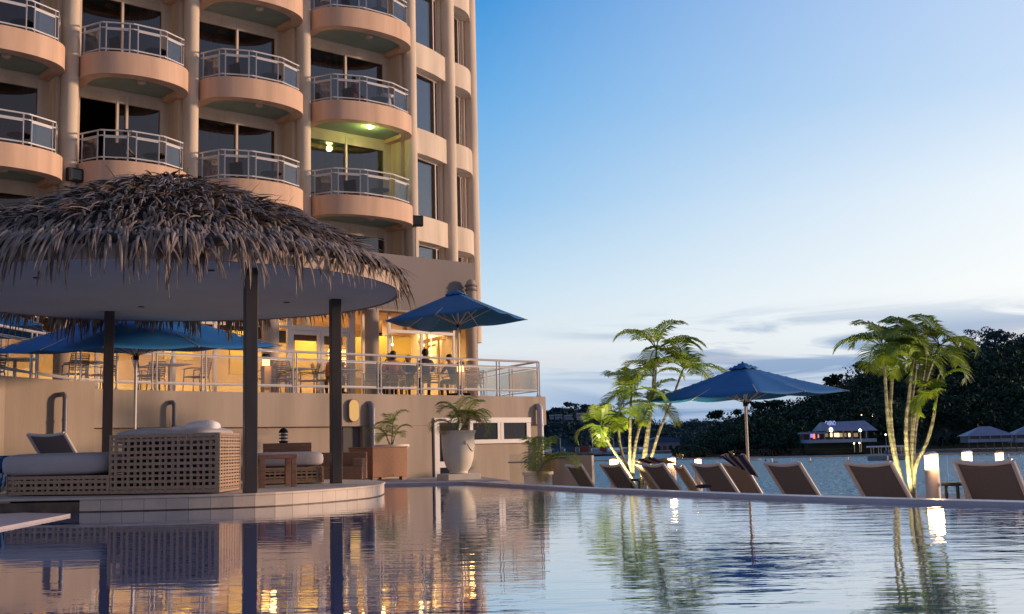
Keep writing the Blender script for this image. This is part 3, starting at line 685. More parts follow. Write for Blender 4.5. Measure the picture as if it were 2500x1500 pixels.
# ventilation stack at the right end of the podium
vp = onfac(1150, 700, 1.35); vt = thing('vent_stack', 'squat ribbed vent stack at the right end of the grey podium wall', 'vent', (vp.x, vp.y, pz0 + .1))
b = MB(); b.lathe([(.17, vp.z - .55), (.17, vp.z + .12), (.13, vp.z + .2), (.05, vp.z + .24)], (vp.x, vp.y, 0), 18); b.build('duct', M['stucco_wall'], vt, smooth=1)
b = MB()
for z in (-.12, .02): b.lathe([(.172, vp.z + z - .03), (.215, vp.z + z - .03), (.215, vp.z + z + .03), (.172, vp.z + z + .03)], (vp.x, vp.y, 0), 18)
b.build('ring', M['podium'], vt, smooth=1)
# flood lights
def flood(px, py, off, yaw, label):
    p = onfac(px, py, off); t = thing('floodlight', label, 'floodlight', p, yaw, group='floodlights on the tower', world=False)
    b = MB(); b.box((0, 0, 0), (.46, .18, .36)); b.box((0, .10, 0), (.38, .05, .28)); b.build('housing', M['darkmetal'], t, bevel=.02)
    b = MB(); b.box((0, -.095, 0), (.36, .012, .26)); b.build('lens', M['lens'], t)
    b = MB(); b.sphere((0, -.06, 0), .05, 8, 5, (1.4, .5, .6)); b.build('reflector', M['alu'], t)
    b = MB(); b.tube([(0, .12, -.05), (0, .14, -.22)], .03, 8); b.tube([(0, .14, -.22), (0, .14, -1.3)], .05, 10); b.build('bracket', M['stucco'], t); return t
flood(1016, 540, .32, R(18), 'black floodlight on a pole at the right tower column')
flood(183, 428, .35, R(50), 'black floodlight above the left side of the thatched roof')
# ================================================================ TERRACE WALL
wpx = [(-160, 23.2), (0, 24.8), (214, 26.25), (350, 27.4), (600, 29.4), (850, 31.5), (1100, 34.0), (1314, 36.3)]
def wallpt(px, off=0.0):
    Y = interp(wpx, px); p = xy(at(px, 1000, Y)); q_ = xy(at(px + 10, 1000, interp(wpx, px + 10))); d = (q_ - p).normalized(); return p + Vector((d.y, -d.x, 0)) * off
def walld(px):
    p = wallpt(px); q_ = wallpt(px + 20); return (q_ - p).normalized()
WT = TF + .01
twl = thing('terrace_wall', 'long beige rendered wall carrying the restaurant terrace', 'wall', (wallpt(1314).x, wallpt(1314).y, DECK))
up = MB(); ps = [wallpt(x, .15) for x in range(214, 1300, 40)] + [wallpt(1314, .15), wallpt(1314, .15) + walld(1290) * .32]
zl = at(600, 1032, interp(wpx, 600)).z
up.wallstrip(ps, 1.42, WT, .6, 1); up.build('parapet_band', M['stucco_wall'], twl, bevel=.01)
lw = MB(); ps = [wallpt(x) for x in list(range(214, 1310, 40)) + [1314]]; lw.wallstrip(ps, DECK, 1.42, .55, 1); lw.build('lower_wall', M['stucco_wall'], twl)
# full-height pier between the recess and the right end
pr = MB(); ps = [wallpt(x, .149) for x in (877, 960, 1046)]; pr.wallstrip(ps, DECK, 1.418, .3, 1); ps = [wallpt(x, .149) for x in (1113, 1200, 1314)]; pr.wallstrip(ps, DECK, 1.0, .3, 1)
ps = [wallpt(x, .149) for x in (382, 430)]; pr.wallstrip(ps, DECK, 1.418, .3, 1)
pr.build('pier', M['stucco_wall'], twl)
lft = MB(); ps = [wallpt(x, .22) for x in (-160, -60, 0, 100, 217)]; lft.wallstrip(ps, DECK, [2.62, 2.57, 2.54, 2.50, 2.46], .8, 1); lft.build('left_wall', M['stucco_wall'], twl)
nc = MB(); a_, b_ = wallpt(836, .012), wallpt(876, .012); nc.bar(P3(a_, .2), P3(b_, .2), .03, 2.42); nc.build('niche_shade', M['greycloth'], twl)  # flat dark strip on the wall, painted shade of a recess
sl = MB(); ps = [wallpt(-160, -.4), wallpt(350, -.3), wallpt(850, -.3), wallpt(1314, -.5)]
sl.prism([tuple(p.xy) for p in ps] + [tuple((wallpt(1314) - TN * 7).xy), tuple((wallpt(850) - TN * 7).xy), tuple((wallpt(-160) - TN * 8).xy)], TF - .3, TF - .004); sl.build('terrace_floor', M['deck'], twl)
rw = MB(); e_ = wallpt(1314); rw.wallstrip([e_ + Vector((0, .1, 0)), e_ + Vector((-2.5, 7, 0))], DECK, 1.5, .3, 1); rw.build('end_wall', M['stucco_wall'], twl)
# door and windows
def wrect(m, x0, x1, ya, yb, off, th):
    p, q_ = wallpt(x0, off), wallpt(x1, off); Y = (p.y + q_.y) / 2; xm = (x0 + x1) / 2; z1 = at(xm, ya, Y).z; z0 = at(xm, yb, Y).z
    m.bar(P3(p, (z0 + z1) / 2), P3(q_, (z0 + z1) / 2), th, z1 - z0)
dr = MB()
for r_ in ((1050, 1062, 1031, 1215), (1107, 1116, 1031, 1215), (1062, 1107, 1127, 1142), (1050, 1116, 1021, 1033)): wrect(dr, *r_, .155 if r_[0] != 1062 else .15, .09)
do = dr.build('door', M['white_frame'], twl, bevel=.004)
g = MB(); wrect(g, 1060, 1109, 1033, 1212, .152, .012); g.build('pane', M['winglass2'], do)
rm = MB(); wrect(rm, 1058, 1111, 1029, 1214, .135, .012); rm.build('shade_backing', M['shade_black'], do)  # dark sheet right behind the pane paints the unlit inside
wn = MB()
for r_ in ((1134, 1284, 1020, 1033), (1134, 1284, 1073, 1083), (1134, 1142, 1033, 1073), (1202, 1209, 1033, 1073), (1210, 1217, 1033, 1073), (1273, 1283, 1033, 1073)): wrect(wn, *r_, .19, .09)
wo = wn.build('window', M['white_frame'], twl, bevel=.004)
g = MB(); wrect(g, 1140, 1275, 1031, 1075, .19, .012); g.build('pane', M['winglass2'], wo)
rm = MB(); wrect(rm, 1138, 1277, 1028, 1078, .160, .012); rm.build('shade_backing', M['shade_black'], wo)  # window gets a black sheet in place of a shaded room
ct = MB(); wrect(ct, 1222, 1230, 1033, 1073, .172, .006); wrect(ct, 1248, 1252, 1033, 1073, .172, .006); ct.build('curtain', M['curtain'], wo)
# pipes on the wall
def wpipe(px, ytop, rad, m, z0=DECK, hook=1, off=.28):
    p = wallpt(px, off); zt_ = at(px, ytop, p.y).z - rad; d = walld(px); n_ = Vector((d.y, -d.x, 0)); b = MB(); s_ = hook
    b.tube([P3(p - n_ * (off - .06), zt_), P3(p - n_ * .08, zt_), P3(p - n_ * .02, zt_ - .05), P3(p, zt_ - .13), P3(p, z0)], rad, 12)
    b.tube([P3(p, zt_ - .55), P3(p, zt_ - .6)], rad * 1.18, 12); b.tube([P3(p, .35), P3(p, .28)], rad * 1.18, 12); return b.build('drainpipe', m, twl, smooth=1)
wpipe(893, 979, .095, M['pipe']); wpipe(1305, 985, .10, M['pipe_white']); wpipe(409, 977, .055, M['pipe'], off=.32); wpipe(138, 957, .055, M['pipe'], off=.42)
# oval wall lamp
p = wallpt(852, .19); d = walld(852); zc_ = at(852, 1003, p.y).z; ol_ = thing('wall_lamp', 'glowing amber oval lamp on the terrace wall', 'wall lamp', (p.x, p.y, zc_ - .3))
ov = []; w_, h_ = .155, .29
for k in range(32):
    t = 2 * math.pi * k / 32; ov.append((w_ * math.cos(t), (h_ - w_) * (1 if math.sin(t) > 0 else -1) + w_ * math.sin(t)))
n_ = Vector((d.y, -d.x, 0))
for nm, s_, o0, o1, mm in (('rim', 1.08, -.03, .03, M['podium']), ('diffuser', 1.0, .031, .05, M['oval'])):
    b = MB(); f0 = b.add([P3(p + d * x * s_ + n_ * o0, zc_ + z * s_) for x, z in ov]); f1 = b.add([P3(p + d * x * s_ + n_ * o1, zc_ + z * s_) for x, z in ov])
    for k in range(32): b.q(f0 + k, f0 + (k + 1) % 32, f1 + (k + 1) % 32, f1 + k)
    b.q(*[f1 + k for k in range(32)]); b.build(nm, mm, ol_)

# ================================================================ TERRACE RAILING
tr = thing('terrace_railing', 'white metal railing with glass panels along the terrace edge', 'railing', (wallpt(835).x, wallpt(835).y, TF))
RZ = TF + 1.10
def rz(px): return TF + .02 + (0.0 if px > 214 else (214 - px) * .0011)
jx = [-16, 84, 193, 284, 381, 502, 613, 725, 831, 932, 1030, 1130, 1223]
def rp(px): return wallpt(px, -.1)
rl = MB()
xs = [-120] + jx + [1316]
allx = sorted(set(xs + list(range(-100, 1310, 60))))
for h_, ra in ((1.10, .034), (.915, .018), (.17, .018)):
    rl.tube([P3(rp(x), rz(x) + h_) for x in allx], ra, 8)
endp = rp(1316)
bk = [endp, xy(at(1243, 900, 38.4)), xy(at(1180, 900, 41.0))]
for h_, ra in ((1.10, .034), (.915, .018), (.17, .018)): rl.tube([P3(q_, TF + .02 + h_) for q_ in bk], ra, 8)
for h_ in (.875, .205): 
    for x0, x1 in zip(xs, xs[1:]): rl.bar(P3(rp(x0 + 8), rz(x0) + h_), P3(rp(x1 - 8), rz(x1) + h_), .02, .03)
rl.build('rail', M['alu'], tr, smooth=1)
def rpost(p, z, n_):
    b = MB(); b.tube([P3(p, z - .0), P3(p + n_ * .0, z + .1), P3(p, z + 1.1)], [.03, .022, .022], 8); b.tube([P3(p, z), P3(p, z + .03)], .05, 8); b.build('post', M['alu'], tr, smooth=1)
for x in jx:
    d = walld(x)
    for s_ in (-.055, .055): p = rp(x) + d * s_; rpost(p, rz(x), d)
rpost(endp - walld(1290) * .03, TF + .02, TD); rpost(endp + walld(1290) * .05, TF + .02, TD)
for q_ in bk[1:]: rpost(q_, TF + .02, TD); rpost(q_ + Vector((.1, -.1, 0)), TF + .02, TD)
for x0, x1 in zip(xs, xs[1:]):
    d = walld(x0); a_ = rp(x0) + d * .09; b_ = rp(x1) - d * .09; z = (rz(x0) + rz(x1)) / 2
    g = MB(); g.bar(P3(a_, z + .54), P3(b_, z + .54), .010, .64); g.build('glass_panel', M['railglass'], tr)
for a_, b_ in zip(bk, bk[1:]):
    g = MB(); g.bar(P3(a_, TF + .56), P3(b_, TF + .56), .010, .64); g.build('glass_panel', M['railglass'], tr)

# ================================================================ TERRACE FURNITURE
def make_chair(label, m):
    t = thing('terrace_chair', label, 'chair', (0, 0, 0), 0, 'slatted chairs on the terrace', world=False)
    b = MB()
    for k in range(6): b.bar((-.22, -.18 + k * .08, .44), (.22, -.18 + k * .08, .44), .06, .02)
    b.build('seat', m, t)
    b = MB()
    for k in range(7): b.bar((-.2, -.24 - k * .012, .52 + k * .055), (.2, -.24 - k * .012, .52 + k * .055), .012, .034)
    b.build('backrest', m, t)
    b = MB()
    for s_ in (-1, 1): b.tube([(s_ * .22, -.21, .42), (s_ * .225, -.24, .6), (s_ * .21, -.33, .90)], .014, 6); b.tube([(s_ * .23, -.22, .43), (s_ * .23, .24, .43)], .014, 6); b.tube([(s_ * .24, -.25, .64), (s_ * .26, 0, .66), (s_ * .24, .24, .63)], .014, 6)
    b.tube([(-.21, -.33, .90), (.21, -.33, .90)], .014, 6); b.build('frame', m, t)
    for x in (-1, 1):
        for y in (-1, 1):
            b = MB(); b.tube([(x * .23, y * .22, .43 if y < 0 else .64), (x * .25, y * .25, 0)], .014, 6); b.build('leg', m, t)
    return t
def make_table(label, cat='table'):
    t = thing('terrace_table', label, cat, (0, 0, 0), 0, 'square tables on the terrace', world=False)
    b = MB(); b.box((0, 0, .735), (.85, .85, .03)); b.build('tabletop', M['white'], t, bevel=.006)
    b = MB(); b.tube([(0, 0, .02), (0, 0, .72)], .04, 10); b.build('pedestal', M['alu'], t)
    b = MB(); b.box((0, 0, .012), (.5, .08, .022)); b.box((0, 0, .0121), (.08, .5, .0222)); b.build('foot', M['alu'], t); return t
M['chairmat'] = mat('chair_taupe', L(.20, .14, .11), .5)
def tpt(px, back):  # a point on the terrace floor, back metres behind the railing
    p = rp(px) - Vector((walld(px).y, -walld(px).x, 0)) * back; return Vector((p.x, p.y, TF + .004))
ch0 = make_chair('', M['chairmat']); ta0 = make_table('')
chairs = [  # px, distance behind the rail, yaw, label
    (40, 1.3, 60, 'slatted terrace chair at the far left end of the railing'), (258, 1.2, 40, 'slatted chair seen past the left gazebo post'), (320, 1.2, 150, 'slatted chair behind the white parasol pole'),
    (408, .9, -60, 'slatted chair on the left of the white table with the vase'), (528, .9, 75, 'slatted chair on the right of the white table with the vase'), (470, 1.9, 180, 'slatted chair behind the white table with the vase'),
    (702, .9, 70, 'empty slatted chair beside the first amber terrace lamp'), (770, 1.8, 200, 'slatted chair behind the table next to the right gazebo post'), (745, .75, -20, 'slatted chair in front of the table next to the right gazebo post'), (815, 1.3, 90, 'slatted chair half hidden by the right gazebo post'),
    (848, 1.0, -70, 'slatted chair holding the person in red'), (957, .8, 15, 'empty slatted chair between the orange shirt and the reddish shirt'), (1012, .8, 20, 'slatted chair holding the person in orange'),
    (928, 1.8, 180, 'slatted chair of the person in the reddish-brown shirt'), (1053, 1.9, 200, 'slatted chair of the person leaning on one arm'), (1099, .8, 5, 'slatted chair whose back is lit in front of the tall dark-haired person'), (1122, 2.2, 170, 'slatted chair of the person furthest back at the middle table'),
    (1163, 1.0, 60, 'slatted chair holding the person beside the right amber lamp'), (1200, .7, -10, 'slatted chair in front of the corner table'), (1238, 1.6, 110, 'slatted chair standing against the sky at the terrace corner')]
for i, (px, bk_, yw, lb) in enumerate(chairs):
    p = tpt(px, bk_)
    if i == 0: ch0.location = p; ch0.rotation_euler = (0, 0, R(yw)); ch0['label'] = lb
    else: dup(ch0, p, R(yw), lb)
tabs = [(100, 1.3, 30, 'white table at the left end of the terrace'), (290, 1.3, 40, 'white table between the chairs behind the white pole'), (465, .95, 42, 'white table with a vase left of the middle gazebo post'), (770, 1.0, 40, 'white table just left of the right gazebo post'),
        (895, 1.0, 42, 'table between the red shirt and the reddish-brown shirt'), (1040, 1.6, 42, 'table in front of the person leaning on one arm'), (1205, 1.3, 40, 'table at the open corner of the terrace')]
for i, (px, bk_, yw, lb) in enumerate(tabs):
    p = tpt(px, bk_)
    if i == 0: ta0.location = p; ta0.rotation_euler = (0, 0, R(yw)); ta0['label'] = lb
    else: dup(ta0, p, R(yw), lb)
def small(name, label, cat, prof, p, m, group=None, n=12):
    b = MB(); b.lathe(prof, p, n); return tag(b.build(name, m, smooth=1), label, cat, group)
p = tpt(472, .95); small('vase', 'white waisted vase on the table left of the middle gazebo post', 'vase', [(.06, .752), (.07, .80), (.035, .90), (.035, .95), (.06, 1.0)], p, M['white'])
for i, (px, bk_, lb) in enumerate([(886, 1.0, 'drinking glass on the table of the person in red'), (975, .95, 'white cup raised near the person in orange'), (1066, 1.6, 'slim glass on the table of the person leaning on one arm'), (1044, 1.45, 'pale glass at the near side of the middle table')]):
    p = tpt(px, bk_); small('drinking_glass', lb, 'glass', [(.028, .752), (.036, .88), (.033, .88), (.026, .77)], p, M['white'], 'drinks on the terrace tables')
p = tpt(1214, 1.3); small('condiment_holder', 'small dark holder on the corner terrace table', 'holder', [(.07, .752), (.07, .90), (.02, .92), (.02, 1.0)], p, M['greycloth'])
# amber lamps with dark caps standing on the terrace
for px, py, bk_, lb in ((676, 884, .45, 'amber glowing lantern with a dark cap left of the middle of the terrace'), (1157, 900, .5, 'amber glowing lantern with a dark cap near the right terrace corner')):
    p = tpt(px, bk_); zl_ = at(px, py, p.y).z; t = thing('terrace_lamp', lb, 'lamp', p, group='amber lanterns on the terrace')
    b = MB(); b.box((p.x, p.y, (TF + zl_ - .1) / 2), (.2, .2, zl_ - .1 - TF), yaw=.7); b.build('post', M['stucco_wall'], t)
    b = MB(); b.lathe([(.09, zl_ - .1), (.10, zl_ - .08), (.10, zl_ + .07), (.08, zl_ + .08)], (p.x, p.y, 0), 14); b.build('lamp_glass', M['lamp_amber'], t, smooth=1)
    b = MB(); b.lathe([(.12, zl_ + .081), (.12, zl_ + .16), (.09, zl_ + .22)], (p.x, p.y, 0), 14); b.build('cap', M['darkmetal'], t, smooth=1)
    lamp('lantern_light', 'POINT', (p.x + .25, p.y - .25, zl_), 8, (1, .5, .15), t, .08)

# ================================================================ PEOPLE
def person(px, bk_, yaw, label, shirt, trousers, hair, skin='skin', lean=.0, pose='table', loc=None, long_hair=False, cap=None, scale=1.0):
    J = {}; E = []
    def j(n, p, r): J[n] = (Vector(p), r)
    lf = lean
    j('pelvis', (0, 0, .52), .145); j('belly', (0, .0 + lf * .25, .68), .135); j('chest', (0, .0 + lf * .6, .88), .15); j('upper', (0, .0 + lf * .85, 1.0), .12); j('neck', (0, .02 + lf, 1.10), .055); j('jaw', (0, .05 + lf * 1.05, 1.17), .068); j('head', (0, .05 + lf * 1.08, 1.25), .088); j('crown', (0, .045 + lf * 1.08, 1.31), .078); j('nose', (0, .155 + lf * 1.08, 1.225), .016)
    E += [('pelvis', 'belly'), ('belly', 'chest'), ('chest', 'upper'), ('upper', 'neck'), ('neck', 'jaw'), ('jaw', 'head'), ('head', 'crown'), ('head', 'nose')]
    for s_, k in ((-1, 'l'), (1, 'r')):
        j('sh' + k, (s_ * .175, lf * .85, .99), .068)
        if pose == 'table': el, wr = (s_ * .25, .14 + lf, .77), (s_ * .14, .38 + lf, .79)
        elif pose == 'chin' and s_ > 0: el, wr = (s_ * .2, .34 + lf, .80), (s_ * .10, .20 + lf * 1.1, 1.08)
        elif pose == 'chin': el, wr = (s_ * .25, .16 + lf, .77), (s_ * .12, .38 + lf, .79)
        else: el, wr = (s_ * .27, .02 + lf, .74), (s_ * .2, .26 + lf * .6, .60)
        j('el' + k, el, .043); j('wr' + k, wr, .028); E += [('upper', 'sh' + k), ('sh' + k, 'el' + k), ('el' + k, 'wr' + k)]
        f = (Vector(wr) - Vector(el)).normalized(); sd_ = f.cross(Vector((0, 0, 1))).normalized(); palm = Vector(wr) + f * .06; j('pa' + k, palm, .030); E.append(('wr' + k, 'pa' + k))
        for q_ in range(4):
            a_ = palm + f * .035 + sd_ * (-.027 + q_ * .018); b2 = a_ + f * (.03 + .006 * (q_ in (1, 2))) + Vector((0, 0, -.006)); c2 = b2 + f * .018 + Vector((0, 0, -.018))
            j(f'f{q_}a' + k, a_, .009); j(f'f{q_}b' + k, b2, .008); j(f'f{q_}c' + k, c2, .007); E += [('pa' + k, f'f{q_}a' + k), (f'f{q_}a' + k, f'f{q_}b' + k), (f'f{q_}b' + k, f'f{q_}c' + k)]
        a_ = Vector(wr) + f * .03 - sd_ * s_ * .03; j('t1' + k, a_, .010); j('t2' + k, a_ + f * .035 - sd_ * s_ * .012, .008); E += [('wr' + k, 't1' + k), ('t1' + k, 't2' + k)]
        j('hip' + k, (s_ * .095, .02, .51), .098); j('kn' + k, (s_ * .13, .43, .52), .062); j('an' + k, (s_ * .13, .40, .09), .042); j('toe' + k, (s_ * .14, .56, .045), .036)
        E += [('pelvis', 'hip' + k), ('hip' + k, 'kn' + k), ('kn' + k, 'an' + k), ('an' + k, 'toe' + k)]
    names = list(J); ix = {n: i for i, n in enumerate(names)}
    me = bpy.data.meshes.new('tmp'); me.from_pydata([tuple(J[n][0]) for n in names], [(ix[a_], ix[b_]) for a_, b_ in E], [])
    o = bpy.data.objects.new('tmp', me); COL.objects.link(o); sk = o.modifiers.new('s', 'SKIN'); sk.use_smooth_shade = True; sk.branch_smoothing = .3
    for i, n in enumerate(names): me.skin_vertices[0].data[i].radius = (J[n][1], J[n][1]); 
    me.skin_vertices[0].data[ix['pelvis']].use_root = True
    sb = o.modifiers.new('ss', 'SUBSURF'); sb.levels = 2; sb.render_levels = 2
    dg = bpy.context.evaluated_depsgraph_get(); nm = bpy.data.meshes.new_from_object(o.evaluated_get(dg)); bpy.data.objects.remove(o)
    nm.materials.clear()
    for m_ in (M[skin], M[shirt], M[trousers], M['black']): nm.materials.append(m_)
    ab = [(J['sh' + k][0], J['el' + k][0]) for k in 'lr']
    idx = []
    for pl in nm.polygons:
        c = pl.center; near = min(((c - (a_ + (b_ - a_) * max(0, min(1, (c - a_).dot(b_ - a_) / (b_ - a_).length_squared)))).length, 1) for a_, b_ in ab)[0]
        armd = min(min((c - J[n][0]).length for n in ('el' + k, 'wr' + k, 'pa' + k)) for k in 'lr')
        if c.z > 1.065: v = 0
        elif c.z < .1: v = 3
        elif c.z < .60 and abs(c.x) < .25 and not (c.y < .12 and c.z > .56): v = 2
        elif near < .075 and (c - J['ell'][0]).length > .06 and (c - J['elr'][0]).length > .06: v = 1
        elif abs(c.x) < .24 and c.y < .16 + lf * .9 and c.z < 1.07: v = 1
        else: v = 0
        idx.append(v)
    nm.polygons.foreach_set('material_index', idx)
    for p_ in nm.polygons: p_.use_smooth = True
    p = loc or tpt(px, bk_)
    body = bpy.data.objects.new('person', nm); COL.objects.link(body); body.location = p; body.rotation_euler = (0, 0, yaw); body.scale = (scale,) * 3; tag(body, label, 'person')
    WORLD0[body.name] = Vector((0, 0, 0)); hc = J['head'][0]
    b = MB(); b.sphere((0, hc.y - .018, hc.z + .028), .108, 14, 9, (.90, 1.0, .92))
    b.v = [(x, y if not (y > hc.y + .045 and z < hc.z + .055) else hc.y + .02, z) for x, y, z in b.v]
    if long_hair: b.sphere((0, hc.y - .06, hc.z - .08), .085, 12, 7, (1.0, .6, 1.5))
    b.build('hair', M[hair], body, smooth=2)
    b = MB()
    for s_ in (-1, 1): b.sphere((s_ * .033, hc.y + .083, hc.z + .005), .011, 6, 4)
    b.build('eyes', M['black'], body, smooth=2)
    b = MB(); b.box((0, hc.y + .088, hc.z - .062), (.045, .02, .009)); b.build('mouth', M['maroon'], body)
    b = MB()
    for s_ in (-1, 1): b.sphere((s_ * .09, hc.y, hc.z - .01), .028, 7, 5, (.4, .8, 1.1))
    b.build('ear', M[skin], body, smooth=2)
    return body
person(862, 1.05, R(-75), 'person in a red shirt seated sideways at the left of the group', 'red', 'black', 'hair_brown', lean=.10)
person(920, 1.7, R(150), 'person in a reddish-brown shirt seated behind the railing posts', 'maroon', 'navy', 'hair_black', 'skin_dark', lean=.02)
person(1010, .85, R(15), 'person in an orange shirt seated with their back to the pool', 'orange', 'black', 'hair_black', lean=.05, long_hair=True)
person(1050, 1.85, R(175), 'person in a dark top facing the pool with chin on one hand', 'black', 'navy', 'hair_brown', lean=.12, pose='chin')
person(1094, .95, R(10), 'tall person with black hair and dark shirt seen from behind', 'greycloth', 'black', 'hair_black', 'skin_dark', lean=.06, scale=1.08)
person(1112, 2.1, R(165), 'person with dark hair and pale arms facing the pool at the back', 'black', 'greycloth', 'hair_black', lean=.08, pose='chin')
person(1166, 1.0, R(50), 'person in a grey shirt bending forward beside the right amber lantern', 'greycloth', 'black', 'hair_brown', lean=.16)
# ================================================================ BALCONY FURNITURE AND PEOPLE
def bal(i, n, s_, t_): m_ = (C[i] + C[i + 1]) / 2; p = m_ + TD * s_ + TN * t_; return Vector((p.x, p.y, FL + ST * n - .07 + .105))
def make_btable():
    t = thing('balcony_table', '', 'table', (0, 0, 0), 0, 'round tables on the hotel balconies', world=False)
    b = MB(); b.lathe([(.32, .68), (.32, .71)], n=20); b.build('tabletop', M['darkmetal'], t)
    b = MB(); b.tube([(0, 0, .02), (0, 0, .68)], .025, 8); b.lathe([(.2, 0), (.2, .02), (.03, .05)], n=14); b.build('pedestal', M['darkmetal'], t); return t
def make_bchair():
    t = thing('balcony_chair', '', 'chair', (0, 0, 0), 0, 'dark chairs on the hotel balconies', world=False)
    b = MB(); b.box((0, 0, .42), (.46, .46, .04)); b.build('seat', M['darkmetal'], t, bevel=.01)
    b = MB(); b.box((0, -.25, .66), (.44, .03, .42), Matrix.Rotation(R(10), 3, 'X')); b.build('backrest', M['darkmetal'], t, bevel=.01)
    for x in (-1, 1):
        for y in (-1, 1): b = MB(); b.tube([(x * .2, y * .2, .41), (x * .23, y * .24, 0)], .014, 6); b.build('leg', M['darkmetal'], t)
    return t
bt0 = make_btable(); bc0 = make_bchair(); first = True
bn = {0: 'leftmost', 1: 'second', 2: 'third', 3: 'fourth'}; ln_ = {0: 'lowest visible', 1: 'middle', 2: 'upper', 3: 'top'}
for i in range(4):
    for n in range(0, 3 if i < 3 else 3):
        wt_ = f'on the {ln_[n]} balcony of the {bn[i]} column of balconies'
        p = bal(i, n, .5, .45); q_ = bal(i, n, -.45, .35)
        if first: bt0.location = p; bt0['label'] = 'dark round table ' + wt_; bc0.location = q_; bc0.rotation_euler = (0, 0, R(-20)); bc0['label'] = 'dark chair ' + wt_; first = False
        else: dup(bt0, p, 0, 'dark round table ' + wt_); dup(bc0, q_, R(-20 - 15 * n), 'dark chair ' + wt_)
person(0, 0, R(-60), 'person in dark clothes sitting on the balcony just above the thatch', 'black', 'black', 'hair_black', 'skin_dark', loc=bal(1, 0, -.42, .30), lean=.1, pose='rest')
person(0, 0, R(20), 'person in a white shirt sitting at the right of the balcony above the lit lamp', 'whitecloth', 'greycloth', 'hair_black', 'skin_dark', loc=bal(3, 1, .95, .30), lean=.12, pose='rest')
person(0, 0, R(-75), 'person in a maroon top sitting at the left of the balcony above the lit lamp', 'maroon', 'maroon', 'hair_black', 'skin_dark', loc=bal(3, 1, -.45, .32), lean=.05, pose='rest')
b = MB()
ps_ = bal(3, 1, .5, .45)
for k in range(4): b.lathe([(.022, .71), (.022, .80 + .03 * (k % 2)), (.008, .85 + .03 * (k % 2))], (ps_.x - .12 + k * .08, ps_.y + .03 * (k % 2), ps_.z), 6)
tag(b.build('bottle', M['steel'], smooth=1), 'small bottles lined up on the balcony table beside the white shirt', 'bottles')
# ================================================================ GAZEBO
GC = Vector((-5.95, 19.55, 0)); GR = 3.98; CZ = 3.50; FH = .30
gz = thing('gazebo', 'round open gazebo with dark posts and a shaggy dry palm thatch', 'gazebo', (GC.x, GC.y, TOPZ))
b = MB(); b.lathe([(GR - .02, CZ), (GR - .02, CZ + .06)], GC, 72); b.build('ceiling', M['ceiling'], gz)
b = MB()
rows = [b.add([(GC.x + r_ * math.cos(2 * math.pi * k / 72), GC.y + r_ * math.sin(2 * math.pi * k / 72), z) for k in range(72)]) for r_, z in ((GR - .019, CZ - .012), (GR + .03, CZ - .012), (GR + .03, CZ + FH), (GR - .06, CZ + FH))]
for a_, c_ in zip(rows, rows[1:]):
    for k in range(72): b.q(a_ + k, a_ + (k + 1) % 72, c_ + (k + 1) % 72, c_ + k)
b.build('fascia', M['fascia'], gz, smooth=1)
AP = 5.52 - (CZ + FH)
def roofz(r_): t = max(0, min(1, r_ / GR)); return CZ + FH + AP * (1 - t ** 1.25)
b = MB(); b.lathe([(GR + .10, CZ + FH - .10)] + [(GR * k / 12 + (.06 if k == 12 else 0), roofz(GR * k / 12)) for k in range(12, 0, -1)] + [(.02, roofz(0))], GC, 56); b.build('roof_shell', M['thatch_under'], gz, smooth=2)
r = random.Random(77)
th = MB()
def leaf(p, dirh, down, ln, w_, curl, segs=4, twist=0.0):
    """a dry leaflet: starts at p, leaves along dirh and bends downwards"""
    side = Vector((-dirh.y, dirh.x, 0)); side = (side + Vector((0, 0, twist))).normalized(); pos = Vector(p); ang = down; prev = None
    for k in range(segs + 1):
        t = k / segs; ww = w_ * (1 - t ** 2.2) * (.55 + .45 * min(1, t * 4)) + .003
        d = dirh * math.cos(ang) + Vector((0, 0, -math.sin(ang))); nrm = side.cross(d).normalized()
        if nrm.z < 0 and abs(ang) < 1.2: nrm = -nrm
        ix = th.add([pos - side * ww, pos + nrm * ww * .45, pos + side * ww])
        if prev is not None: th.q(prev, ix, ix + 1, prev + 1); th.q(prev + 1, ix + 1, ix + 2, prev + 2)
        prev = ix; pos = pos + d * (ln / segs); ang = ang + curl / segs
rowsN = 19
for row in range(rowsN):
    rr = GR * (1.02 - row / rowsN * .985); n_ = int(46 + rr * 92)
    for k in range(n_):
        az = 2 * math.pi * (k + r.random()) / n_; fx = rr + r.uniform(-.14, .14)
        if math.sin(az) > .55 and rr < GR * .9 and r.random() < .66: continue
        o_ = Vector((math.cos(az), math.sin(az), 0)); az2 = az + r.gauss(0, .38); dd = Vector((math.cos(az2), math.sin(az2), 0))
        p = GC + o_ * max(0, fx - .15); p.z = roofz(max(0, fx - .15)) + r.uniform(.0, .10)
        slope = .33
        edge_ = rr > GR * .84
        leaf(p, dd, (slope + r.uniform(.0, .5)) if edge_ else slope - r.uniform(.05, .55), r.uniform(.34, .55) if edge_ else r.uniform(.40, .75), r.uniform(.016, .034), r.uniform(.35, 1.3), 4, r.uniform(-.5, .5))
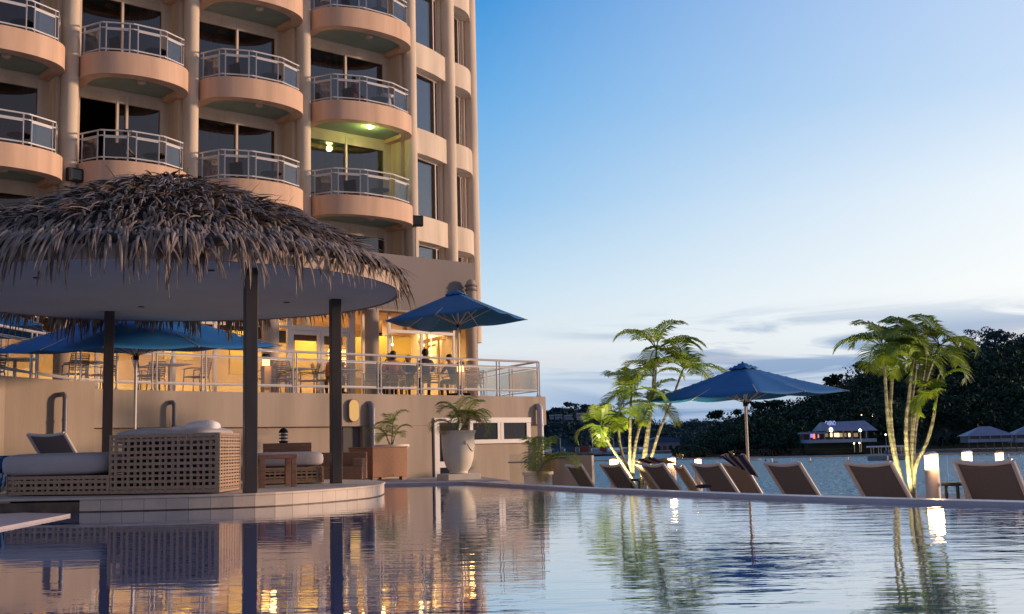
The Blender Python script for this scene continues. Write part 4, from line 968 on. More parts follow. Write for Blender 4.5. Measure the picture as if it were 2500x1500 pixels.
# long fringe hanging round the eave
for k in range(1500):
    az = 2 * math.pi * (k + r.random()) / 1500; o_ = Vector((math.cos(az), math.sin(az), 0)); az2 = az + r.gauss(0, .28); dd = Vector((math.cos(az2), math.sin(az2), 0))
    clump = .5 + .5 * math.sin(az * 23 + 2 * math.sin(az * 7)); 
    if clump < .3 and r.random() < .55: continue
    if -1.0 < math.atan2(o_.y, o_.x) < 1.2 and r.random() < .66: continue
    p = GC + o_ * (GR - .04 + r.uniform(-.12, .10)); p.z = CZ + FH + r.uniform(-.02, .16)
    leaf(p, dd, r.uniform(.55, 1.1), r.uniform(.50, .98) * (.72 + .33 * clump) * (.72 if -.6 < math.atan2(o_.y, o_.x) < 1.3 else 1), r.uniform(.018, .034), r.uniform(.3, .85), 6, r.uniform(-.6, .6))
# stray stalks on the ridge
for k in range(26):
    az = r.uniform(0, 6.28); o_ = Vector((math.cos(az), math.sin(az), 0)); p = GC + o_ * r.uniform(0, 3.2); p.z = roofz((p - GC).xy.length) + .02
    leaf(p, o_, -r.uniform(.7, 1.3), r.uniform(.25, .5), r.uniform(.008, .014), r.uniform(.2, .9), 4, r.uniform(-1, 1))
th.build('thatch', M['thatch'], gz)
def gpost(px, Y, yaw):
    p = xy(at(px, 1000, Y)); b = MB(); b.box((p.x, p.y, (TOPZ + CZ) / 2), (.185, .185, CZ - TOPZ - .004), yaw=R(yaw)); b.build('post', M['post'], gz, bevel=.008); return p
gpost(611, 16.85, 24); gpost(819.5, 20.6, 24); gpost(263, 21.6, 20); gpost(-260, 20.3, 20); gpost(-130, 16.9, 20)
for px, Y in ((90, 17.8), (515, 17.2), (345, 22.0), (700, 20.2)):
    p = onz(px, {90: 678, 515: 660, 345: 749, 700: 738}[px], CZ); b = MB(); b.lathe([(.055, CZ - .012), (.055, CZ + .01)], (p.x, p.y, 0), 14); b.build('downlight', M['darkmetal'], gz)

# ================================================================ DAYBED
def lattice(m, p, q_, z0, z1, nx_, nz_, w_=.045, th_=.03, rim=.05):
    jr_ = random.Random(int(z1 * 1000)); w0_ = w_
    """woven open lattice panel between plan points p and q"""
    d = (q_ - p); ln = d.length; d = d.normalized(); n_ = Vector((d.y, -d.x, 0))
    for k in range(nx_ + 1):
        w_ = w0_ * jr_.uniform(.82, 1.18); e = p + d * (ln * k / nx_ + (jr_.uniform(-.005, .005) if 0 < k < nx_ else 0)); m.bar(P3(e + n_ * .006 * (1 if k % 2 else -1), z0), P3(e + n_ * .006 * (1 if k % 2 else -1), z1), th_ * .6, w_ if k not in (0, nx_) else rim * 1.6, up=n_) if False else m.box((e.x + n_.x * .007 * (1 if k % 2 else -1), e.y + n_.y * .007 * (1 if k % 2 else -1), (z0 + z1) / 2), (w_ if k not in (0, nx_) else rim, th_ * .6, z1 - z0), yaw=math.atan2(d.y, d.x))
    for k in range(nz_ + 1):
        w_ = w0_ * jr_.uniform(.82, 1.18); z = z0 + (z1 - z0) * k / nz_ + (jr_.uniform(-.006, .006) if 0 < k < nz_ else 0); hh = w_ if k not in (0, nz_) else rim; zz = min(max(z, z0 + hh / 2), z1 - hh / 2)
        m.box(((p.x + q_.x) / 2, (p.y + q_.y) / 2, zz), (ln, th_, hh), yaw=math.atan2(d.y, d.x))
db_f = 16.62; dA = xy(onz(268, 1210, TOPZ)); dB = xy(onz(529, 1206, TOPZ)); dside = xy(at(583, 1202, dB.y + 1.25))
ddir = (dB - dA).normalized(); dn = Vector((-ddir.y, ddir.x, 0))
hz = at(529, 1056, dB.y).z
dA2 = dA + (dside - dB); dL = xy(onz(18, 1213, TOPZ)); dL2 = dL + (dside - dB)
dbed = thing('daybed', 'taupe wicker daybed with a tall open-weave back and pale cushions', 'daybed', (dB.x, dB.y, TOPZ))
b = MB(); lattice(b, dA, dB, TOPZ + .02, hz, 17, 10, .043); b.build('front_panel', M['wicker'], dbed)
b = MB(); lattice(b, dB + dn * .02, dside, TOPZ + .02, hz, 16, 18, .03); b.build('side_panel', M['wicker'], dbed)
b = MB(); lattice(b, dA2, dside, TOPZ + .02, hz, 17, 10, .043); b.build('back_panel', M['wicker'], dbed)
b = MB(); lattice(b, dL, dA - ddir * .03, TOPZ + .02, TOPZ + .30, 17, 3, .043); lattice(b, dL, dL2, TOPZ + .02, TOPZ + .30, 12, 3, .043); b.build('base_panel', M['wicker'], dbed)
b = MB(); k = .12; b.prism([tuple((dA + (ddir + dn) * k).xy), tuple((dB - ddir * k + dn * k).xy), tuple((dside - ddir * k - dn * k).xy), tuple((dA2 + ddir * k - dn * k).xy)], TOPZ + .03, hz - .14); b.prism([tuple((dL + (ddir + dn) * k).xy), tuple((dA - ddir * .01 + dn * k).xy), tuple((dA2 - dn * k).xy), tuple((dL2 + ddir * k - dn * k).xy)], TOPZ + .03, TOPZ + .29); b.build('shade_core', M['shade_black'], dbed)  # solid dark core; its colour replaces the shade inside the weave
def pillow(m, c, sx, sy, sz, yaw=0.0, pw=3.2, seed=1, wob=.0, n=18, k=12):
    """rounded cushion: a superellipsoid with slight creases"""
    rr_ = random.Random(seed); ph = rr_.uniform(0, 6); base = len(m.v); ca, sa = math.cos(yaw), math.sin(yaw)
    def sp(v, e): return math.copysign(abs(v) ** e, v)
    for i in range(k + 1):
        la = -math.pi / 2 + math.pi * i / k
        for j_ in range(n * 2):
            lo = 2 * math.pi * j_ / (n * 2); x = sp(math.cos(la), 2 / pw * .8) * sp(math.cos(lo), 2 / 5) * sx / 2; y = sp(math.cos(la), 2 / pw * .8) * sp(math.sin(lo), 2 / 5) * sy / 2; z = sp(math.sin(la), 2 / pw) * sz / 2
            z += wob * math.sin(x * 5 + ph) * math.cos(y * 4 + ph); m.v.append((c[0] + x * ca - y * sa, c[1] + x * sa + y * ca, c[2] + z))
    for i in range(k):
        for j_ in range(n * 2): a_ = base + i * n * 2; m.q(a_ + j_, a_ + (j_ + 1) % (n * 2), a_ + n * 2 + (j_ + 1) % (n * 2), a_ + n * 2 + j_)
ya = math.atan2(ddir.y, ddir.x)
sc = (dL + dA2) / 2; lnL = (dA - dL).length; dp_ = (dside - dB).length
cs_top = at(100, 1134, sc.y - .6).z
b = MB(); pillow(b, (sc.x + ddir.x * -.04 + dn.x * 0, sc.y - dn.y * .02, TOPZ + .30 + .17), lnL + .06, dp_ + .02, .35, ya, 4.5, 1); b.build('seat_cushion', M['cushion'], dbed, smooth=2)
tc_ = (dA + dside) / 2; b = MB(); lnR = (dB - dA).length
pillow(b, (tc_.x - .02, tc_.y, hz - .03), lnR - .10, dp_ - .14, .24, ya, 3.5, 2, .03); b.build('top_cushion', M['cushion'], dbed, smooth=2)
p = xy(at(495, 1040, dB.y + .75)); b = MB(); pillow(b, (p.x, p.y, hz + .09), .50, .5, .19, ya + .3, 2.6, 5, .02); pillow(b, (p.x - .25, p.y + .12, hz + .06), .45, .45, .12, ya - .2, 2.6, 6, .02); tag(b.build('towel', M['towel'], smooth=2), 'crumpled white towel heaped on top of the wicker daybed', 'towel')

# side table, ottoman, brown sofa
def tbl(loc, yaw):
    t = thing('side_table', 'small square wooden table beside the middle gazebo post', 'table', loc, yaw, world=False)
    b = MB(); b.box((0, 0, .50), (.62, .62, .075)); b.build('tabletop', M['teak'], t, bevel=.005)
    for x in (-1, 1):
        for y in (-1, 1): b = MB(); b.box((x * .26, y * .26, .23), (.085, .085, .46)); b.build('leg', M['teak'], t, bevel=.005)
    return t
p = onz(664, 1190, TOPZ); tbl((p.x, p.y + .25, TOPZ), R(22))
p = onz(700, 1186, TOPZ); p = Vector((p.x - .15, p.y + 1.15, TOPZ)); ot = thing('ottoman', 'wicker ottoman with a thick pale cushion behind the wooden side table', 'ottoman', p, R(12), world=False)
b = MB(); c_ = [Vector((-.75, -.42, 0)), Vector((.55, -.42, 0)), Vector((.55, .42, 0)), Vector((-.75, .42, 0))]
for a_, d_ in zip(c_, c_[1:] + c_[:1]): lattice(b, a_, d_, .02, .30, 14 if abs(a_.x - d_.x) > .9 else 9, 5, .03)
b.build('base', M['wicker'], ot); b = MB(); b.box((-.1, 0, .16), (1.16, .7, .26)); b.build('shade_core', M['shade_black'], ot)  # ottoman's dark core paints the shade seen through its lattice
b = MB(); pillow(b, (-.1, 0, .44), 1.36, .9, .27, 0, 4.2, 3); b.build('cushion', M['cushion'], ot, smooth=2)
# brown woven sofa on the far surround
def brown(loc, yaw):
    t = thing('woven_sofa', 'low brown woven sofa between the gazebo posts', 'sofa', loc, yaw, world=False)
    b = MB(); b.box((0, 0, .22), (2.3, .85, .30)); b.build('seat', M['brownweave'], t, bevel=.02)
    b = MB(); b.box((0, .36, .53), (2.3, .14, .34)); b.build('backrest', M['brownweave'], t, bevel=.02)
    for s_ in (-1, 1): b = MB(); b.box((s_ * 1.02, -.01, .46), (.22, .62, .2)); b.build('armrest', M['brownweave'], t, bevel=.02)
    for x in (-1, 1):
        for y in (-1, 1): b = MB(); b.box((x * 1.05, y * .36, .035), (.08, .08, .07)); b.build('leg', M['teak'], t)
    return t
sp_ = xy(at(770, 1100, 26.9)); brown((sp_.x, sp_.y, .036), R(0))
bp_ = xy(at(910, 1100, 27.75)); bx = thing('woven_box', 'large brown woven storage cube on short feet in front of the potted palm', 'storage box', (bp_.x + .05, bp_.y + .62, .036), R(43), world=False)
b = MB(); b.box((0, 0, .43), (1.05, 1.0, .70)); b.build('body', M['brownweave'], bx, bevel=.012)
b = MB(); b.box((0, 0, .795), (1.07, 1.02, .03)); b.build('lid', M['brownweave'], bx, bevel=.008)
for x in (-1, 1):
    for y in (-1, 1): b = MB(); b.box((x * .44, y * .42, .04), (.14, .12, .08)); b.build('foot', M['teak'], bx)
b = MB(); b.sphere((.1, -.502, .12), .018, 8, 5); b.build('badge', M['steel'], bx)
# wooden bench back behind the side table
p = onz(650, 1190, TOPZ); bb = thing('wooden_bench', 'wooden bench with a plank back behind the middle gazebo post', 'bench', (p.x - .1, p.y + 2.3, TOPZ), R(5), world=False)
b = MB(); b.box((0, 0, .62), (.9, .06, .24)); b.build('backrest', M['teak'], bb, bevel=.006); b = MB(); b.box((0, -.25, .36), (.9, .5, .05)); b.build('seat', M['teak'], bb, bevel=.006)
for x in (-1, 1):
    for y in (0, -1): b = MB(); b.box((x * .4, y * .45, .25 if y == 0 else .17), (.07, .07, .5 if y == 0 else .34)); b.build('leg', M['teak'], bb)
# black bollard lamp
p = xy(at(692, 1100, 25.4)); bl = thing('bollard_lamp', 'black unlit bollard lamp with a domed louvred head by the beige wall', 'bollard lamp', (p.x, p.y, DECK)); zt_ = at(692, 1045, 25.4).z
b = MB(); b.lathe([(.09, DECK), (.09, zt_ - .30)], (p.x, p.y, 0), 20); b.build('pole', M['darkmetal'], bl, smooth=1)
b = MB(); b.lathe([(.055, zt_ - .30), (.055, zt_ - .10)], (p.x, p.y, 0), 14); b.build('lamp_glass', M['white'], bl, smooth=1)
b = MB()
for z in (.30, .23, .16): b.lathe([(.06, zt_ - z), (.10, zt_ - z - .012), (.10, zt_ - z + .012), (.06, zt_ - z + .02)], (p.x, p.y, 0), 20)
b.lathe([(.105, zt_ - .11), (.10, zt_ - .08), (.07, zt_ - .03), (.02, zt_)], (p.x, p.y, 0), 20); b.build('louvred_head', M['darkmetal'], bl, smooth=1)

# ================================================================ LOUNGERS
def make_lounger(label, smat, back=R(52), group=None, w_=.34):
    t = thing('sun_lounger', label, 'sun lounger', (0, 0, 0), 0, group, world=False)   # head end at -y; back top over the origin side
    hb = .92; by, bz = -.0, .27; ty, tz = by - hb * math.cos(back), bz + hb * math.sin(back)
    b = MB()
    for s_ in (-1, 1): b.tube([(s_ * w_, by - .12, bz), (s_ * w_, 1.25, bz)], .022, 8)
    b.tube([(-w_, 1.25, bz), (w_, 1.25, bz)], .022, 8); b.build('frame', M['loungeframe'], t, smooth=1)
    b = MB()
    for s_ in (-1, 1): b.tube([(s_ * w_, by, bz), (s_ * w_, ty, tz)], .028, 8)
    pr_ = [( -w_ + 2 * w_ * k / 10, ty + .035 * math.sin(math.pi * k / 10), tz - .035 * math.sin(math.pi * k / 10)) for k in range(11)]
    b.tube(pr_, .028, 8)
    b.build('back_frame', M['loungeframe'], t, smooth=1)
    b = MB(); nu, nv = 10, 8; ix0 = len(b.v)
    for j in range(nv + 1):
        v = j / nv
        for i in range(nu + 1):
            u = i / nu; sag = .045 * math.sin(math.pi * u) * (.3 + .7 * v); b.v.append((-w_ + 2 * w_ * u, by - hb * v * .97 * math.cos(back) + sag * math.sin(back), bz + hb * v * .97 * math.sin(back) + sag * -math.cos(back) * .3))
    for j in range(nv):
        for i in range(nu): a_ = ix0 + j * (nu + 1) + i; b.q(a_, a_ + 1, a_ + nu + 2, a_ + nu + 1)
    so = b.build('back_sling', smat, t, smooth=2); sm = so.modifiers.new('t', 'SOLIDIFY'); sm.thickness = .006
    b = MB(); ix0 = len(b.v)
    for j in range(7):
        for i in range(nu + 1): u = i / nu; b.v.append((-w_ + 2 * w_ * u, by + 1.25 * j / 6, bz - .03 * math.sin(math.pi * u)))
    for j in range(6):
        for i in range(nu): a_ = ix0 + j * (nu + 1) + i; b.q(a_, a_ + 1, a_ + nu + 2, a_ + nu + 1)
    so = b.build('seat_sling', smat, t, smooth=2); sm = so.modifiers.new('t', 'SOLIDIFY'); sm.thickness = .006
    for x in (-1, 1):
        for y in (.05, 1.15): b = MB(); b.tube([(x * w_, y, bz), (x * w_, y, 0)], .02, 8); b.build('leg', M['loungeframe'], t, smooth=1)
    return t
lo0 = make_lounger('', M['sling'], group='dark sun loungers along the pool edge'); lo1 = make_lounger('', M['sling_tan'], group='tan sun loungers in the second row', back=R(56))
LH = .27 + .92 * math.sin(R(52))
def place_lounger(src, pl, pr_, d, label, first, floor=None):
    """pl, pr_: pixels of the backrest's top corners; d: distance"""
    a_, b_ = at(pl[0], pl[1], d[0]), at(pr_[0], pr_[1], d[1]); w = (xy(b_) - xy(a_)); yaw = math.atan2(w.y, w.x); n_ = Vector((-math.sin(yaw), math.cos(yaw), 0)); zt_ = (a_.z + b_.z) / 2
    c = (xy(a_) + xy(b_)) / 2; s_ = w.length / .68; fz = DECK if floor is None else floor; hs = (zt_ - fz) / LH
    o_ = c + n_ * .92 * math.cos(R(52)) * hs
    if first: t = src; t.location = (o_.x, o_.y, fz); t.rotation_euler = (0, 0, yaw); t['label'] = label
    else: t = dup(src, (o_.x, o_.y, fz), yaw, label)
    t.scale = (s_, hs, hs); return t
LG = [((2330, 1126), (2472, 1126), (16.9, 16.3), 'large dark sun lounger back at the far right, nearest the glowing bollard pair'),
      ((2064, 1131), (2175, 1130), (18.9, 18.2), 'dark sun lounger back left of the right palm stems'),
      ((1867, 1131), (1951, 1130), (20.6, 19.9), 'dark sun lounger back right of the parasol pole'),
      ((1688, 1133), (1756, 1132), (22.4, 21.7), 'dark sun lounger back left of the towel-draped lounger'),
      ((1567, 1134), (1619, 1133), (23.9, 23.2), 'dark sun lounger back beside the tan one, right of the left palms'),
      ((1466, 1135), (1514, 1134), (25.0, 24.4), 'dark sun lounger back under the glowing lamp, left of the left palm stems'),
      ((1381, 1136), (1419, 1135), (26.2, 25.8), 'smallest dark sun lounger back behind the low potted palm')]
for i, (a_, b_, d_, lb) in enumerate(LG): place_lounger(lo0, a_, b_, d_, lb, i == 0)
LT = [((1546, 1139), (1572, 1139), (26.2, 25.7), 'narrow tan sun lounger back beside the bright palm uplight'), ((1760, 1138), (1811, 1137), (23.6, 23.0), 'tan sun lounger back with a dark patterned towel over it'), ((1640, 1142), (1662, 1142), (25.0, 24.6), 'tan sun lounger mostly hidden behind the bollard lamp')]
tl = []
for i, (a_, b_, d_, lb) in enumerate(LT): tl.append(place_lounger(lo1, a_, b_, d_, lb, i == 0))
# draped towels
def drape(px0, px1, ytop, ybot, d, label, mm, mm2, seed):
    rr_ = random.Random(seed); b = MB(); nu, nv = 26, 12; ph = rr_.uniform(0, 5)
    a_, c_ = at(px0, ytop, d), at(px1, ytop, d - .4); zb_ = at(px0, ybot, d).z
    for j in range(nv + 1):
        v = j / nv
        for i in range(nu + 1):
            u = i / nu; p = a_ + (c_ - a_) * u; f = .05 * math.sin(u * 17 + ph) * (.3 + v); back_ = -.12 + .24 * (1 - v)
            if v < .3: z = a_.z + .03 * math.sin(u * 9 + ph) - .02 * v
            else: z = a_.z - (v - .3) / .7 * (a_.z - zb_) * (.75 + .25 * math.sin(u * 3 + ph))
            b.v.append((p.x + .35 * max(0, v - .3), p.y + (.25 if v < .15 else 0) + f - .05 * v, z))
    for j in range(nv):
        for i in range(nu): k_ = j * (nu + 1) + i; b.cur = 1 if (i // 3 + (i // 7)) % 2 else 0; b.q(k_, k_ + 1, k_ + nu + 2, k_ + nu + 1)
    o = b.build('towel', [mm, mm2], smooth=2); sm = o.modifiers.new('t', 'SOLIDIFY'); sm.thickness = .02; return tag(o, label, 'towel', 'towels hung over the tan loungers')
drape(1758, 1820, 1114, 1165, 23.1, 'navy and cream patterned towel draped over the tan lounger by the parasol pole', M['navy'], M['sling_tan'], 2)
drape(1548, 1625, 1122, 1140, 25.3, 'brown and orange patterned towel over the lounger left of the bright bollard', M['brownweave'], M['navy'], 5)
b = MB(); p = at(1718, 1187, 20.6); pillow(b, (p.x, p.y, p.z - .0), .26, .2, .07, .3, 2.4, 9, .01); tag(b.build('dark_towel', M['black'], smooth=2), 'small dark towel on the pool ledge between two loungers', 'towel')
# left loungers with striped towels
t = place_lounger(lo0, (68, 1058), (157, 1061), (22.6, 22.2), 'grey sun lounger with its back raised at the left beyond the pale daybed cushion', False, .21); t['group'] = 'loungers at the left'
t = place_lounger(lo0, (-70, 1108), (-8, 1110), (18.5, 18.2), 'sun lounger cut off by the left picture edge', False, .21); t['group'] = 'loungers at the left'
M['stripe'] = mat('striped_towel', L(.7, .7, .75), .9)
def roll(px, py, Y, ln, label, n=9):
    c = at(px, py, Y); b = MB()
    for k in range(n): b.cur = k % 2; b.tube([(c.x - ln / 2 + ln * k / n, c.y, c.z), (c.x - ln / 2 + ln * (k + 1) / n, c.y, c.z)], .065, 12)
    return tag(b.build('rolled_towel', [M['whitecloth'], M['navy']], smooth=1), label, 'towel', 'blue and white striped towels')
roll(155, 1131, 20.8, .60, 'rolled blue and white striped towel on the left grey lounger'); 
M['blue'] = mat('blue_cloth', L(.02, .14, .34), .85)
b = MB(); c = at(4, 1160, 18.2); nu = 14
for j in range(9):
    for i in range(nu + 1): u = i / nu; v = j / 8; b.v.append((c.x - .35 + .55 * u, c.y + .05 * math.sin(u * 14) + .1 * v, c.z + .30 - .62 * v * (.8 + .2 * math.sin(u * 5))))
for j in range(8):
    for i in range(nu): k_ = j * (nu + 1) + i; b.cur = 0 if (i + j) % 4 < 2 else (1 if j > 3 else 2); b.q(k_, k_ + 1, k_ + nu + 2, k_ + nu + 1)
o = b.build('towel', [M['blue'], M['whitecloth'], M['navy']], smooth=2); o.modifiers.new('t', 'SOLIDIFY').thickness = .02; tag(o, 'blue and white towel hanging at the left picture edge', 'towel', 'blue and white striped towels')
# ================================================================ PARASOLS
def parasol(loc, half, yaw, edge_z, apex_z, floor_z, label, tilt=(0, 0), sag=.05):
    """square canopy parasol; loc plan position of the pole"""
    t = thing('parasol', label, 'parasol', (loc[0], loc[1], floor_z), 0, 'blue square parasols', world=False)
    H0 = edge_z - floor_z; HA = apex_z - floor_z
    Rm = Matrix.Rotation(tilt[0], 3, 'X') @ Matrix.Rotation(tilt[1], 3, 'Y'); yw = Matrix.Rotation(yaw, 3, 'Z')
    def T(p): q_ = yw @ Vector(p); q_ = Vector((q_.x, q_.y, q_.z - H0)); q_ = Rm @ q_; return (q_.x, q_.y, q_.z + H0)
    rise = HA - H0
    def canopy_pt(u, v):
        m_ = max(abs(u), abs(v)); a_ = math.atan2(v, u)
        # ribs run to the corners and edge middles: cloth sags between them and the edge curves inwards
        s_ = abs(math.sin(4 * a_)); z = H0 + rise * (1 - m_) ** 1.05 - sag * s_ * m_ * (.35 + .65 * (1 - m_)) - .035 * s_ * (m_ > .999)
        pull = 1 - .015 * s_ * m_
        return (u * half * pull, v * half * pull, z)
    b = MB(); n = 24
    for j in range(n + 1):
        for i in range(n + 1): b.v.append(T(canopy_pt(-1 + 2 * i / n, -1 + 2 * j / n)))
    for j in range(n):
        for i in range(n): k = j * (n + 1) + i; b.q(k, k + 1, k + n + 2, k + n + 1)
    c = b.build('canopy', M['canvas'], t, smooth=1); c.modifiers.new('t', 'SOLIDIFY').thickness = .008
    b = MB(); n = 8
    for j in range(n + 1):
        for i in range(n + 1):
            u, v = -.16 + .32 * i / n, -.16 + .32 * j / n; p = canopy_pt(u, v); mm_ = max(abs(u), abs(v)) / .16; b.v.append(T((p[0] * 1.02, p[1] * 1.02, p[2] + .05 + .03 * (1 - mm_) - .02 * abs(math.sin(4 * math.atan2(v, u))) * mm_)))
    for j in range(n):
        for i in range(n): k = j * (n + 1) + i; b.q(k, k + 1, k + n + 2, k + n + 1)
    b.build('vent', M['canvas'], t, smooth=2).modifiers.new('t', 'SOLIDIFY').thickness = .006
    hub = (0, 0, H0 - .16)
    for k in range(8):
        a_ = k * math.pi / 4; u, v = math.cos(a_), math.sin(a_); m_ = max(abs(u), abs(v)); u, v = u / m_, v / m_
        e = canopy_pt(u, v); mid_ = canopy_pt(u * .52, v * .52); tip = .03
        rb = MB(); rb.tube([T((0, 0, HA - .03)), T((mid_[0], mid_[1], mid_[2] - .025)), T((e[0] * 1.01, e[1] * 1.01, e[2] - .012))], .013, 6); ro = rb.build('rib', M['wood_rib'], t, smooth=1)
        sb_ = MB(); sb_.tube([T(hub), T((mid_[0], mid_[1], mid_[2] - .03))], .011, 6); sb_.build('strut', M['wood_rib'], ro, smooth=1)
    b = MB(); b.tube([(0, 0, .1), (0, 0, H0 - .3), T((0, 0, H0)), T((0, 0, HA - .01))], .032, 12); b.build('pole', M['loungeframe'], t, smooth=1)
    b = MB(); b.tube([T((0, 0, H0 - .24)), T((0, 0, H0 - .10))], .06, 12); b.tube([T((0.03, 0, H0 - .24)), T((0.05, 0, H0 - .40))], .022, 6); b.build('hub', M['darkmetal'], t)
    b = MB(); b.tube([T((0, 0, HA + .03)), T((0, 0, HA + .09))], [.04, .015], 8); b.build('finial', M['canvas'], t)
    b = MB(); b.box((0, 0, .05), (.7, .7, .1)); b.tube([(0, 0, .1), (0, 0, .35)], .045, 10); b.build('base', M['darkmetal'], t, bevel=.01)
    return t
# right parasol
d = 26.6; p = at(1826, 1120, d); ap = at(1818, 892, d)
parasol((p.x, p.y), 1.66, R(40), at(1822, 967, d).z, ap.z, DECK, 'blue parasol over the loungers by the bay', tilt=(0, R(-1.5)))
d = 34.9; p = at(1121, 930, d); parasol((p.x, p.y), 1.66, R(-20), at(1120, 782, d).z, at(1117, 712, d).z, TF + .004, 'blue parasol on the terrace in front of the tower corner', tilt=(R(-2), R(-3)))
d = 24.7; p = at(331, 930, d); parasol((p.x, p.y), 2.18, R(52), at(333, 852, d).z, at(330, 742, d).z, DECK, 'large blue parasol seen under the thatched roof', tilt=(R(4.2), 0))
# dark parasol behind the left fringe
d = 25.0; p = at(-60, 900, 27); parasol((p.x, p.y), 1.5, R(20), at(0, 806, 27).z, at(0, 730, 27).z, TF + .004, 'dark parasol at the left edge behind the hanging fringe')

# ================================================================ POTTED PALMS
def frond(m, base, az, el, ln, droop, nleaf, ll, r_, w_=.015, dr=.5, segs=12):
    """arching palm frond with leaflets down both sides"""
    pos = Vector(base); a_ = el; pts = [pos.copy()]; dirs = []
    for k in range(segs):
        d_ = Vector((math.cos(az) * math.cos(a_), math.sin(az) * math.cos(a_), math.sin(a_))); dirs.append(d_); pos = pos + d_ * (ln / segs); pts.append(pos.copy()); a_ -= droop / segs * (.5 + 1.0 * k / segs)
    dirs.append(dirs[-1]); m.tube(pts, [.012 * ln * (1 - .75 * k / segs) + .002 for k in range(segs + 1)], 4, cap=False)
    for k in range(nleaf):
        t = .14 + .86 * (k + .5) / nleaf; f = t * segs; i = min(segs - 1, int(f)); p = pts[i] + (pts[i + 1] - pts[i]) * (f - i); d_ = dirs[i]
        side = d_.cross(Vector((0, 0, 1))); side = side.normalized() if side.length > .05 else Vector((-math.sin(az), math.cos(az), 0)); upv = side.cross(d_)
        l_ = ll * math.sin(math.pi * (.15 + .80 * t)) ** .7 * r_.uniform(.85, 1.1)
        for s_ in (-1, 1):
            o_ = (side * s_ * .85 + d_ * .55 + upv * r_.uniform(.10, .24)).normalized(); e1 = p + o_ * l_ * .5; e2 = e1 + (o_ * .75 + Vector((0, 0, -dr * r_.uniform(.85, 1.1)))).normalized() * l_ * .5
            wv = d_ * w_ * (ll / .3); j = m.add([p - wv * .5, p + wv * .5, e1 + wv * .8, e1 - wv * .8, e2]); m.q(j, j + 1, j + 2, j + 3); m.q(j + 3, j + 2, j + 4)
def crown(m, top, n, ln, r_, el=(.5, 1.35), droop=(1.4, 2.3), nleaf=22, ll=None, az0=None, prefer=None):
    for k in range(n):
        az = (az0 or r_.uniform(0, 6.28)) + k * 2.399 + r_.uniform(-.25, .25); e = el[0] + (el[1] - el[0]) * ((k % 4) / 3.0) + r_.uniform(-.1, .1)
        frond(m, top, az, e, ln * r_.uniform(.8, 1.12), r_.uniform(*droop), nleaf, ll or ln * .40, r_)
def potted(pot_prof, loc, yaw, stems, label, plinth=None, potlabel='pot', seed=1, dry=False, fr=.75, nf=4, pot_m='urn'):
    r_ = random.Random(seed); t = thing('potted_palm', label, 'potted palm', loc, yaw, world=False)
    z = 0
    if plinth: b = MB(); b.box((0, 0, plinth[1] / 2), (plinth[0], plinth[0], plinth[1]), yaw=.4); b.build('plinth', M['urn'], t, bevel=.01); z = plinth[1]
    b = MB(); b.lathe([(r__, z_ + z) for r__, z_ in pot_prof], n=40, cap=True); po = b.build('pot', M[pot_m], t, smooth=1)
    top = z + max(q_[1] for q_ in pot_prof) - .04; rr_ = max(q_[0] for q_ in pot_prof)
    b = MB(); b.lathe([(rr_ * .86, top - .03), (rr_ * .5, top), (.01, top + .01)], n=20); b.build('soil', M['trunk_brown'], t)
    st_ = MB(); lf = MB(); dl = MB()
    for k, (dx, dy, h_, nn) in enumerate(stems):
        a_ = Vector((dx * .15, dy * .15, top)); e = Vector((dx, dy, top + h_)); st_.tube([a_, (a_ + e) / 2 + Vector((dx * .1, 0, .02)), e], [.025, .02, .014], 7)
        crown(lf, e, nn + 1, fr * r_.uniform(.9, 1.15), r_, nleaf=18, ll=fr * .42, droop=(1.8, 2.7))
        if dry: crown(dl, e, max(1, nn // 2), fr, r_, el=(.3, .9), droop=(2.0, 2.8), nleaf=20)
    st_.build('stem', M['trunk'], t, smooth=1); lf.build('fronds', M['palmleaf'], t)
    if dry: dl.build('dry_fronds', M['palmleaf_dry'], t)
    return t, po
urn = [(r_ * .88, z_) for r_, z_ in [(.22, 0), (.25, .02), (.24, .05), (.33, .16), (.40, .34), (.435, .62), (.44, .90), (.45, .94), (.475, .95), (.475, 1.0), (.43, 1.0), (.41, .93)]]
d = 27.1; p = onz(1119, 1174, .036); p = xy(at(1119, 1120, d))
t, po = potted(urn, (p.x, p.y, .036), 0, [(.02, 0, .42, 4), (-.18, .1, .22, 2), (.2, -.05, .25, 3)], 'tall cream urn on a square plinth with an arching palm', plinth=(.80, .14), seed=4, dry=True, fr=.82)
b = MB()
for k in range(20):
    a0, a1 = -1.0 + k * .06, -1.0 + (k + 1) * .06; z0_, z1_ = .72 - .20 * math.sin(math.pi * (k / 20)) + .14, .72 - .20 * math.sin(math.pi * ((k + 1) / 20)) + .14
    b.tube([(.385 * math.cos(a0), .385 * math.sin(a0), z0_), (.385 * math.cos(a1), .385 * math.sin(a1), z1_)], .014, 6)
b.sphere((.36 * math.cos(-1.05), .36 * math.sin(-1.05), .86), .06, 12, 8, (1, 1, 1)); b.build('garland_relief', M['urn'], po if False else t, smooth=2)
bowl = [(.20, 0), (.24, .02), (.30, .30), (.42, .66), (.47, .70), (.47, .76), (.42, .76), (.40, .70)]
d = 29.7; p = xy(at(955, 1100, d)); potted(bowl, (p.x, p.y, .036), 0, [(-.12, 0, .28, 2), (.05, .05, .55, 4), (.10, -.1, .22, 3)], 'palm in a wide cream bowl standing behind the brown storage cube', plinth=(.6, .10), seed=12, fr=.62)
cyl_ = [(.30, 0), (.30, .62), (.33, .64), (.33, .70), (.29, .70), (.28, .64)]
